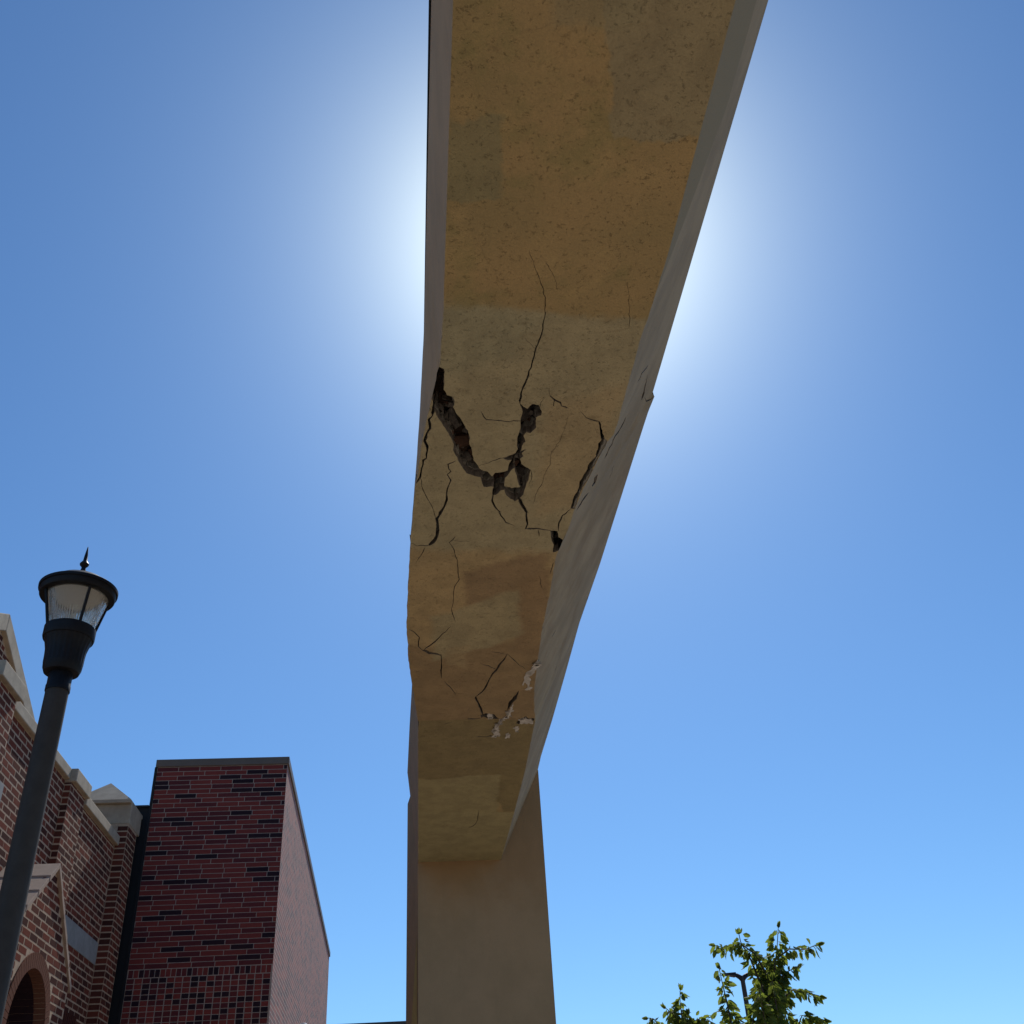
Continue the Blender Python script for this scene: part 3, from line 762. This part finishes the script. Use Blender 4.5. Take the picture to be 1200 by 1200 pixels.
# dark metal infill between the tower and the old wing
S = 1.13
inf = root('metal_infill', 'narrow black metal infill panel between pier and tower', 'panel', (-4.55, 14.93, 0))
im = MB(); im.box((-5.2, 14.90, 0), (tx0-.04, 15.0, .345*14.9+EYE)); im.obj('panel', M['black'], inf)
im = MB(); im.box((-5.25, 14.87, .345*14.9+EYE), (tx0-.04, 15.02, .345*14.9+EYE+.03)); im.obj('top_trim', M['black'], inf)
# small white dome camera low on the tower flank
dc = at_y(352, 1199, 19.5)+EV; dcx = tx1+(xb1-tx1)*(19.5-T)/(ybk-T)
dcam = root('dome_camera', 'small white dome camera low on the pale brick tower flank', 'camera', (dcx+.1, 19.5, dc.z-.15))
mb = MB(); mb.lathe([(.001, .12), (.05, .115), (.085, .08), (.095, .03), (.095, 0), (.001, 0)], (dcx+.1, 19.5, dc.z-.12), 20); mb.obj('housing', M['white_paint'], dcam, True)
mb = MB(); mb.box((dcx-.02, 19.46, dc.z-.1), (dcx+.03, 19.54, dc.z-.04)); mb.obj('bracket', M['white_paint'], dcam)

# ================================================================== old brick wing on the left
WX = -3.6*S
wing = root('brick_wing', 'old red brick wing with stone coping, gable and arched porch', 'building', (WX-1, 11.5, 0))
CH, LB = .0765, .23
def zs(v): return v*S+EYE
ow = Bricks(); ro = random.Random(5)
def om(r): t = r.random(); return 'o_dark' if t < .25 else ('o_brown' if t < .62 else 'o_red')
def lay(p0, along, length, z0, z1, keep=None, bond=0, proud=.0015, jit=.0007):
    """lay running-bond bricks on a vertical face starting at p0"""
    along = Vector(along); r = int(z0/CH)
    while r*CH < z1:
        z = r*CH; h = min(CH, z1-z)
        if h > .03:
            off = ((r+bond) % 2)*LB*.5; x = -off; i = 0
            while x < length:
                wob = ro.uniform(-.006, .006) if length > .8 else 0
                a, b = max(x+.007+wob, .001), min(x+LB-.007+wob, length-.001)
                if b-a > .03:
                    c = Vector(p0)+along*((a+b)/2)+Vector((0, 0, z+h/2+ro.uniform(-.002, .002)))
                    if keep is not None and not keep((a+b)/2, z+h/2, b-a):
                        for a2, b2 in ((a, (a+b)/2-.004), ((a+b)/2+.004, b)):     # cut bricks along slopes and arches
                            if b2-a2 > .04 and keep((a2+b2)/2, z+h/2, b2-a2):
                                ow.add(Vector(p0)+along*((a2+b2)/2)+Vector((0, 0, z+h/2)), along, (0, 0, 1), round((b2-a2)*200)/200, round((h-.015)*500)/500, om(ro), proud)
                    else:
                        ow.add(c, along, (0, 0, 1), round((b-a)*200)/200, round((h-.015+ro.choice((0, .002, -.002)))*500)/500, om(ro), proud+ro.uniform(-jit, jit*.8))
                x += LB; i += 1
        r += 1
# outline of the wing in plan, bay by bay: (y0, y1, x, wall top, coping bottom, coping top, label)
bays = [(5.6, 8.28*S, WX-.05, zs(4.0), zs(4.0), zs(4.1)), (8.28*S, 8.80*S, WX+.03, zs(4.045), zs(4.045), zs(4.19)),
        (8.80*S, 10.63*S, WX-.05, zs(3.99), zs(3.99), zs(4.10)), (10.63*S, 11.14*S, WX+.03, zs(3.965), zs(3.965), zs(4.105)),
        (11.14*S, 12.6*S, WX, zs(3.895), zs(3.895), zs(4.005))]
wb = MB()
apY, apZ = 9.555*S, zs(2.815); rk = .87; hw = .93*S; wz = apZ-hw*rk
ac, ar, asz = apY-.02, .47*S, zs(1.43)                # arch centre, radius, springing height
archpts = [(ac-ar*math.cos(t), asz+ar*1.08*math.sin(t)) for t in np.linspace(0, math.pi, 25)]
for bi, (y0, y1, x, zt_, c0, c1) in enumerate(bays):
    if bi == 2: wb.prism([(y0, 0), (ac-ar-.02, 0)]+[(ac+(a-ac)*1.04, b+.02) for a, b in archpts]+[(ac+ar+.02, 0), (y1, 0), (y1, zt_), (y0, zt_)], 'x', x-.9, x)
    else: wb.box((x-.9, y0, 0), (x, y1, zt_))
wb.obj('wall', M['mortar'], wing)
for i, (y0, y1, x, zt_, c0, c1) in enumerate(bays):
    cb = MB(); blk = i in (1, 3); o = .06 if not blk else .055
    e0, e1 = (.0, .03) if blk else (.0, .0)
    cb.box((x-.5, y0-e0-(.012 if blk else 0), c0), (x+o, y1+e1-(0 if blk else .004)-(.0 if blk else .0), c1))
    bevel(cb.obj('coping_stone', M['stone'], wing), .01)
# openings covered by porch and plaques are skipped when laying bricks
PX = -3.2*S                                       # porch face
def plaq_ok(y, z, L, pl): return not (pl[0] < y < pl[1] and pl[2] < z < pl[3])
PL2 = (11.27*S, 12.6*S, zs(2.57), zs(2.80)); PL1 = (8.1*S, 8.95*S, zs(2.95), zs(3.32))
for i, (y0, y1, x, zt_, c0, c1) in enumerate(bays):
    pl = (PL2 if i == 4 else None)
    def keep(s_, z, L, y0=y0, pl=pl):
        y = y0+s_
        if abs(y-apY) < hw-.15 and z < apZ-.35-abs(y-apY)*rk: return False      # hidden behind the porch
        return pl is None or plaq_ok(y, z, L, pl)
    lay((x, y0, 0), (0, 1, 0), y1-y0, .0, c0, keep, i)
# south returns of the projecting parts
for (ya, xa, xb, zt_) in ((8.28*S, WX-.05, WX+.03, zs(4.045)), (10.63*S, WX-.05, WX+.03, zs(3.965))):
    lay((xa, ya, 0), (1, 0, 0), xb-xa, 0, zt_)
# end pier with block and pyramid
px0, px1, py0, py1 = -4.15*S, -3.472*S, 12.6*S, 13.02*S
pb = MB(); pb.box((px0, py0, 0), (px1, py1, zs(4.16))); pier = pb.obj('pier', M['mortar'], wing)
for rw in range(int(zs(4.14)/CH)):
    wq = px1-WX-.004
    ow.add((WX+wq/2+.004, py0, rw*CH+CH/2), (1, 0, 0), (0, 0, 1), round(wq-.004, 3), CH-.014, om(ro), .0015)
for rw in range(int(zs(4.14)/CH)):
    cuts = [0, LB, 2*LB, py1-py0] if rw % 2 else [0, LB*.5, LB*1.5, py1-py0]
    for a, b in zip(cuts[:-1], cuts[1:]):
        if b-a > .03: ow.add((px1, py0+(a+b)/2, rw*CH+CH/2), (0, 1, 0), (0, 0, 1), round(b-a-.012, 3), CH-.014, om(ro), .0015)
sb_ = MB(); sb_.box((px0-.03, py0-.004, zs(4.16)), (px1+.006, py1+.12, zs(4.40))); bevel(sb_.obj('pier_block', M['stone'], pier), .01)
pyb = MB(); ex = .05
qx, q0, q1 = -3.475*S, 12.535*S, 13.3*S
A_ = [(px0-.05, q0, zs(4.40)), (qx, q0, zs(4.40)), (qx, q1, zs(4.40)), (px0-.05, q1, zs(4.40))]
A2 = [(a, b, c+.045) for a, b, c in A_]; ap = (-3.86*S, 12.93*S, zs(4.79))
pyb.add(A_+A2+[ap], [(3, 2, 1, 0), (0, 1, 5, 4), (1, 2, 6, 5), (2, 3, 7, 6), (3, 0, 4, 7), (4, 5, 8), (5, 6, 8), (6, 7, 8), (7, 4, 8)])
pyb.obj('pyramid_cap', M['stone'], pier)
# stone panels let into the wall
for pl, x in ((PL2, WX), (PL1, WX+.03)):
    qb = MB(); qb.box((x-.05, pl[0], pl[2]), (x+.008, pl[1]-.012, pl[3])); bevel(qb.obj('stone_panel', M['plaque'], wing), .004)
# upright brick course under the panel wall
ub = MB(); yy0 = 10.95*S
while yy0 < 12.2*S:
    ub.box((WX-.02, yy0, zs(1.76)), (WX+.022, yy0+.05, zs(1.98))); yy0 += .072
uo = ub.obj('upright_course', M['o_dark'], wing); uo['kind'] = 'stuff'

# stone-coped gable rising behind the parapet
GX = -4.6*S; gy, gz = 10.6*S, zs(5.94); sl = .49; gw = 3.0
def gpt(dy, dn): return (gy+dy, gz-abs(dy)*sl-dn)
gb2 = MB(); gb2.prism([(gy-gw, 4.6), (gy+gw, 4.6), gpt(gw, .2), gpt(0, .2), gpt(-gw, .2)], 'x', GX-.35, GX-.06); gb2.obj('gable_wall', M['mortar'], wing)
def gk(s_, z, L): dy = s_-gw; return z < gz-(abs(dy)+L/2)*sl-.24
lay((GX-.06, gy-gw, 0), (0, 1, 0), 2*gw, 5.4, gz, gk)
for sg in (-1, 1):
    cb = MB(); cb.prism([(gy, gz), (gy+sg*gw, gz-gw*sl), (gy+sg*gw, gz-gw*sl-.24), (gy, gz-.24)], 'x', GX-.4, GX); bevel(cb.obj('gable_coping', M['stone'], wing), .01)
# pitched slate roof behind, so the wing is closed
rf = MB(); rf.prism([(gy-gw, gz-gw*sl-.35), (gy+gw, gz-gw*sl-.35), (gy, gz-.35)], 'x', GX-6, GX-.36); rf.obj('roof', M['fascia'], wing)
bb = MB(); bb.box((WX-7, 5.6, 0), (WX-.92, 12.8*S, 5.2)); bb.obj('inner_wall', M['mortar'], wing)

# arched porch
pbm = MB(); D0, D1 = WX-.04, PX
gp = [(apY-hw, 0), (ac-ar, 0)]
gp += [(ac-ar*math.cos(t), asz+ar*1.08*math.sin(t)) for t in np.linspace(0, math.pi, 25)]
gp += [(ac+ar, 0), (apY+hw, 0), (apY+hw, wz-.06), (apY, apZ-.06), (apY-hw, wz-.06)]
pbm.prism(gp, 'x', D0-.0, D1); po = pbm.obj('porch_wall', M['mortar'], wing)
def pk(s_, z, L):
    y = apY-hw+s_
    if z > apZ-.07-(abs(y-apY)+L*.18)*rk: return False
    dy = abs(y-ac)
    if z < asz: return dy-L/2 > ar+.012
    return math.hypot(max(dy-L*.4, 0), (z-asz)/1.08) > ar+.135
lay((PX, apY-hw, 0), (0, 1, 0), 2*hw, 0, apZ, pk, 0)
lay((D0, apY-hw, 0), (1, 0, 0), D1-D0, 0, wz-.06)
# arch ring
vb = MB(); nv = 34
for i in range(nv):
    t0, t1 = math.pi*(i+.06)/nv, math.pi*(i+.94)/nv; r0, r1 = ar-.004, ar+.125
    q = [(ac-math.cos(t)*r, asz+1.08*math.sin(t)*r) for r, t in ((r0, t0), (r1, t0), (r1, t1), (r0, t1))]
    vb.prism(q, 'x', PX-.1, PX+.012)
vo = vb.obj('arch_ring', M['voussoir'], po); vo['kind'] = 'stuff'
vb = MB(); nv = 26
for k in range(6):
    for i in range(nv):
        o_ = .5*(k % 2); t0, t1 = math.pi*max(0, i+.02-o_)/nv, math.pi*min(nv, i+.98-o_)/nv
        if t1-t0 < .03: continue
        q = [(ac-math.cos(t)*r_, asz+1.08*math.sin(t)*r_) for r_, t in ((ar-.004, t0), (ar+.05, t0), (ar+.05, t1), (ar-.004, t1))]
        vb.prism(q, 'x', PX-.101-.23*(k+1)+.004, PX-.101-.23*k, i % 2)
io_ = vb.obj('arch_lining', [M['b_dark'], M['b_dark']], po); io_['kind'] = 'stuff'  # near-black brick: the shade inside the arch is put into its colour
# porch roof slabs: overlapping courses each side
L0 = math.hypot(hw+.06, (hw+.06)*rk); sdv = Vector((1, -rk)).normalized()
for sg in (-1, 1):
    nsl = 5
    for i in range(nsl):
        a, b = L0*i/nsl, L0*(i+1)/nsl-.006
        th = .045
        y0, z0 = apY+sg*sdv.x*a, apZ+sdv.y*a; y1, z1 = apY+sg*sdv.x*b, apZ+sdv.y*b; nyv, nzv = sg*rk*th, th
        q = [(y0, z0-th*1.2), (y1, z1-th*1.2), (y1, z1+.012), (y0, z0)]
        sbm = MB(); sbm.prism(q, 'x', WX-.04, PX+.035-(.004*i)); bevel(sbm.obj('roof_slab', M['slab'], po), .004)
# dark panel added as the shade inside the porch passage, and its lit lamp
pin = MB(); pin.box((WX-.93, apY-hw, 0), (WX-.9, apY+hw, 4.4)); pin.obj('shade_panel', M['fascia'], wing)
lampP = at_x(17, 1205, PX-.28)+EV
pl_ = root('porch_lamp', 'small lit white lamp hanging inside the arched porch', 'lamp', (lampP.x, lampP.y, lampP.z-.1))
mb = MB(); mb.lathe([(.001, -.05), (.045, -.05), (.05, .03), (.04, .045), (.001, .045)], lampP, 16); mb.obj('diffuser', M['glow'], pl_, True)
ztop = asz+1.08*math.sqrt(max(.001, ar*ar-(lampP.y-ac)**2))+.02
mb = MB(); mb.tube([lampP+Vector((0, 0, .01)), Vector((lampP.x, lampP.y, ztop))], [.012, .012]); mb.obj('stem', M['black'], pl_)
ow.emit(wing, 300, 'brickwork')

# ================================================================== near lamp post
LY = 5.3; LX = -.3682*LY
lp = root('lamp_post', 'black lantern-topped lamp post standing before the brick wing', 'lamp post', (LX, LY, 0))
def lz(r): return r*LY+EYE
zc, zl, zf, zn = lz(.588), lz(.5395), lz(.4905), lz(.4745)
mb = MB(); mb.lathe([(.13, 0), (.13, .05), (.10, .12), (.078, .2), (.0755, .6), (.064, zn)], (LX, LY, 0), 32, cap=True); mb.obj('pole', M['pole'], lp, True)
mb = MB(); mb.lathe([(.0645, zn-.03), (.069, zn-.03), (.069, zn+.0), (.066, zn+.005), (.067, zf-.015), (.06, zf)], (LX, LY, 0), 32); mb.obj('collar', M['lamp_black'], lp, True)
fl = lambda a, z: .009*math.cos(a*24)
mb = MB(); mb.lathe([(.062, zf-.01), (.098, zf-.005), (.108, zf+.02), (.111, zf+.05)], (LX, LY, 0), 96)
mb.lathe([(.111, zf+.05), (.112, zf+.09), (.115, zf+.13), (.125, zf+.17), (.139, zf+.205)], (LX, LY, 0), 192, flute=fl)
mb.lathe([(.12, zf+.196), (.143, zf+.198), (.147, zf+.21), (.147, zl+.005), (.135, zl+.012), (.06, zl+.012)], (LX, LY, 0), 96); mb.obj('fitter', M['lamp_black'], lp, True)
z0, z1 = zl+.012, zc-.045; r0, r1 = .128, .182
for q in range(4):
    a0 = RAD(-52+90*q)+.045; v = []; f = []; nn = 56; pm = MB(); fq = lambda i: .0022*math.cos(i*math.pi/2)
    for (rr0, zz_) in ((r0, z0), (r1, z1)):
        for i in range(nn+1):
            rr_ = rr0+fq(i); a = a0+(math.pi/2-.09)*i/nn; v.append((LX+rr_*math.cos(a), LY+rr_*math.sin(a), zz_))
    for (rr_, zz_) in ((r0-.006, z0), (r1-.006, z1)):
        for i in range(nn+1):
            a = a0+(math.pi/2-.09)*i/nn; v.append((LX+rr_*math.cos(a), LY+rr_*math.sin(a), zz_))
    m_ = nn+1
    f = [(i, i+1, m_+i+1, m_+i) for i in range(nn)]+[(2*m_+i, 3*m_+i, 3*m_+i+1, 2*m_+i+1) for i in range(nn)]
    f += [(i, 2*m_+i, 2*m_+i+1, i+1) for i in range(nn)]+[(m_+i, m_+i+1, 3*m_+i+1, 3*m_+i) for i in range(nn)]+[(0, m_, 3*m_, 2*m_), (nn, 2*m_+nn, 3*m_+nn, m_+nn)]
    pm.add(v, f); pm.obj('lens_pane', M['lens'], lp, True)
    a = RAD(-52+90*q); rbm = MB()
    rbm.tube([(LX+(r0+.01)*math.cos(a), LY+(r0+.01)*math.sin(a), z0-.01), (LX+(r1+.012)*math.cos(a), LY+(r1+.012)*math.sin(a), z1+.01)], [.009, .009], 8); rbm.obj('rib', M['lamp_black'], lp, True)
mb = MB(); mb.lathe([(.17, zc-.048), (.216, zc-.048), (.219, zc-.044), (.222, zc-.012), (.231, zc-.010), (.232, zc+.006), (.224, zc+.012), (.2, zc+.024), (.15, zc+.06), (.08, zc+.095), (.03, zc+.108), (.001, zc+.108)], (LX, LY, 0), 64); cap_ = mb.obj('cap', M['lamp_black'], lp, True)
mb = MB(); mb.lathe([(.17, zc-.05), (.12, zc-.045), (.001, zc-.045)], (LX, LY, 0), 48); mb.obj('reflector', M['white_paint'], lp, True)
mb = MB(); mb.lathe([(.03, zl+.012), (.032, zl+.1), (.02, zl+.12), (.02, zc-.1), (.001, zc-.1)], (LX, LY, 0), 20); mb.obj('bulb', M['white_paint'], lp, True)
zq = zc+.125
mb = MB(); mb.lathe([(.02, zq), (.014, zq+.025), (.013, zq+.035), (.026, zq+.05), (.028, zq+.058), (.02, zq+.07), (.013, zq+.08), (.010, zq+.12), (.003, zq+.175), (.001, zq+.18)], (LX, LY, 0), 24); mb.obj('finial', M['lamp_black'], cap_, True)
lp.scale = (.935, .935, 1)

# ================================================================== far things
fbd = root('low_building', 'distant low building edge with dark flat roof behind column', 'building', (-1.5, 37, 0))
mb = MB(); mb.box((-7, 34.4, 0), (2.6, 42, 6.1)); mb.obj('wall', M['far_wall'], fbd)
mb = MB(); mb.box((-7.4, 34, 6.1), (2.9, 42.4, at_y(472, 1196.5, 34).z+EYE)); mb.obj('roof', M['fascia'], fbd)

sl_ = at_y(869.5, 1144, 32)+EV
stl = root('street_light', 'distant dark twin-arm street light behind the leafy tree', 'street light', (sl_.x, 32, 0))
mb = MB(); mb.tube([(sl_.x, 32, 0), (sl_.x, 32, sl_.z)], [.11, .065], 12); mb.obj('pole', M['pole'], stl, True)
for sg in (-1, 1):
    mb = MB(); mb.tube([(sl_.x, 32, sl_.z-.12), (sl_.x+sg*.06, 32, sl_.z-.03), (sl_.x+sg*.16, 32, sl_.z+.03), (sl_.x+sg*.26, 32, sl_.z+.045)], [.06, .07, .06, .045], 10); arm_ = mb.obj('arm', M['black'], stl, True)
    mb = MB(); mb.prism([(sl_.x+sg*.2, sl_.z-.01), (sl_.x+sg*.35, sl_.z+.02), (sl_.x+sg*.58, sl_.z+.055), (sl_.x+sg*.58, sl_.z+.085), (sl_.x+sg*.2, sl_.z+.1)], 'y', 31.88, 32.12); mb.obj('lamp_head', M['black'], arm_)

# ================================================================== trees
def leaf(mb, p, d, size, rnd):
    d = Vector(d).normalized(); s = d.cross(Vector((rnd.uniform(-1, 1), rnd.uniform(-1, 1), rnd.uniform(-.3, 1)))).normalized(); nn = d.cross(s)
    w = size*.24; k = len(mb.v)
    pts = [p, p+d*size*.3+s*w+nn*size*.06, p+d*size*.7+s*w*.8+nn*size*.02, p+d*size-nn*size*.12, p+d*size*.7-s*w*.8+nn*size*.02, p+d*size*.3-s*w+nn*size*.06, p+d*size*.35-nn*size*.05, p+d*size*.7-nn*size*.06]
    mb.v += [tuple(q) for q in pts]
    fs = [(0, 1, 6), (1, 2, 7, 6), (2, 3, 7), (0, 6, 5), (6, 7, 4, 5), (7, 3, 4)]
    mb.f += [tuple(i+k for i in f) for f in fs]; mb.mi += [0]*6
def tree(label, base, trunk_top, shoots, seed, leaf_n=1.0, group=None):
    rnd = random.Random(seed)
    tr = root('young_tree', label, 'tree', base, group)
    tb_ = MB(); lm = MB(); base = Vector(base); tt = Vector(trunk_top)
    tb_.tube([base, base.lerp(tt, .35)+Vector((.04, .02, 0)), base.lerp(tt, .7)+Vector((-.03, .03, 0)), tt], [.075, .065, .05, .035], 10)
    bb_ = MB()
    for pts, dens, ls in shoots:
        pts = [Vector(p) for p in pts]; start = base.lerp(tt, min(1, max(.45, (pts[0].z-.25)/max(tt.z, .1))))
        if (pts[0]-start).length > .05: path = [start, start.lerp(pts[0], .5)+Vector((0, 0, -.05))]+pts
        else: path = pts
        m_ = len(path); bb_.tube(path, [max(.005, .022*(1-i/(m_-.7))) for i in range(m_)], 6)
        L = sum((path[i+1]-path[i]).length for i in range(m_-1))
        for a, b in zip(path[:-1], path[1:]):
            seg = b-a; k = max(2, int(seg.length*dens*leaf_n))
            for i in range(k):
                p = a+seg*((i+rnd.random())/k); t = seg.normalized()
                o = Vector((rnd.gauss(0, 1), rnd.gauss(0, 1), rnd.gauss(0, .6))); o = (o-t*o.dot(t)*.7).normalized()
                tw = p+o*rnd.uniform(.01, .06)
                d = o*.75+t*.3+Vector((0, 0, -rnd.uniform(.45, 1.15)))
                leaf(lm, tw, d, ls*rnd.uniform(.6, 1.15), rnd)
        for i in range(4):
            leaf(lm, path[-1], path[-1]-path[-2]+Vector((rnd.gauss(0, .05), rnd.gauss(0, .05), -.02)), ls*.8, rnd)
    tb_.obj('trunk', M['bark'], tr, True); bb_.obj('branches', M['bark'], tr, True)
    lo = lm.obj('crown', M['leaf'], tr, fix=False); lo['kind'] = 'stuff'
    return tr
def tp(x, y, Y=14): return at_y(x, y, Y)+EV
main = []
def sh(pp, dens, ls=.125): main.append(([tp(*a) for a in pp], dens*1.35, ls))
sh([(893,1200,14),(905,1160,14),(910,1120,14),(912,1088,14)], 85)
sh([(903,1150,14.1),(885,1118,14.1),(868,1106,14.2),(852,1112,14.3),(839,1108,14.3)], 75)
sh([(908,1125,13.9),(925,1112,13.8),(942,1113,13.7),(958,1107,13.6)], 70)
sh([(900,1165,13.9),(920,1140,13.8),(934,1133,13.7)], 70)
sh([(905,1185,14),(928,1160,13.9),(945,1163,13.8),(960,1167,13.7)], 70)
sh([(858,1205,14.2),(852,1175,14.3),(846,1150,14.4),(843,1136,14.4)], 75)
sh([(880,1125,14.2),(868,1104,14.3),(866,1095,14.3)], 60)
for a in ([(880,1215,14.2),(885,1180,14.3),(890,1150,14.4),(896,1130,14.5)], [(915,1215,13.7),(910,1180,13.6),(905,1150,13.6)], [(930,1215,13.8),(940,1190,13.7),(965,1195,13.6)],
          [(870,1210,14.4),(860,1190,14.5),(850,1185,14.5)], [(900,1215,13.5),(895,1190,13.4),(890,1160,13.4)], [(925,1215,14.3),(920,1185,14.4),(918,1155,14.4)], [(850,1215,14),(838,1200,13.9),(828,1195,13.9)],
          [(900,1240,14),(880,1215,14),(865,1205,14)], [(910,1240,14),(935,1215,14),(960,1210,14)], [(895,1180,14.2),(895,1150,14.2),(900,1125,14.2)], [(905,1190,13.8),(912,1160,13.8),(915,1135,13.8)]): sh(a, 120)
for k in range(26):
    rr2 = random.Random(k+50); x = rr2.uniform(850, 960); y = rr2.uniform(1215, 1330); Yq = rr2.uniform(13.3, 14.7); sh([(905, y+40, 14), (x*.6+905*.4, y+10, Yq*.5+7), (x, y, Yq)], 70)
b = tp(905, 1200); tree('leafy young tree with long drooping shoots in front of street light', (b.x, 14, 0), (b.x+.05, 14, 3.55), main, 3)
main = []
sh([(800,1215,15),(799,1190,15),(797,1175,15),(797,1161,15)], 90); sh([(800,1205,15),(790,1190,15),(781,1182,15)], 80); sh([(805,1205,15),(815,1196,14.8),(824,1192,14.8)], 80)
sh([(790,1225,15),(775,1205,15),(766,1194,15),(760,1193,15)], 85); sh([(795,1210,15.2),(795,1185,15.2)], 110); sh([(803,1215,14.8),(806,1190,14.8)], 110)
for k in range(22):
    rr2 = random.Random(k+150); x = rr2.uniform(755, 840); y = rr2.uniform(1210, 1310); Yq = rr2.uniform(14.4, 15.6); sh([(797, y+40, 15), (x*.6+797*.4, y+10, Yq*.5+7.5), (x, y, Yq)], 70)
b = tp(797, 1200, 15); tree('smaller leafy treetop left of the taller tree, only its tips showing', (b.x, 15, 0), (b.x, 15, 3.2), main, 9)
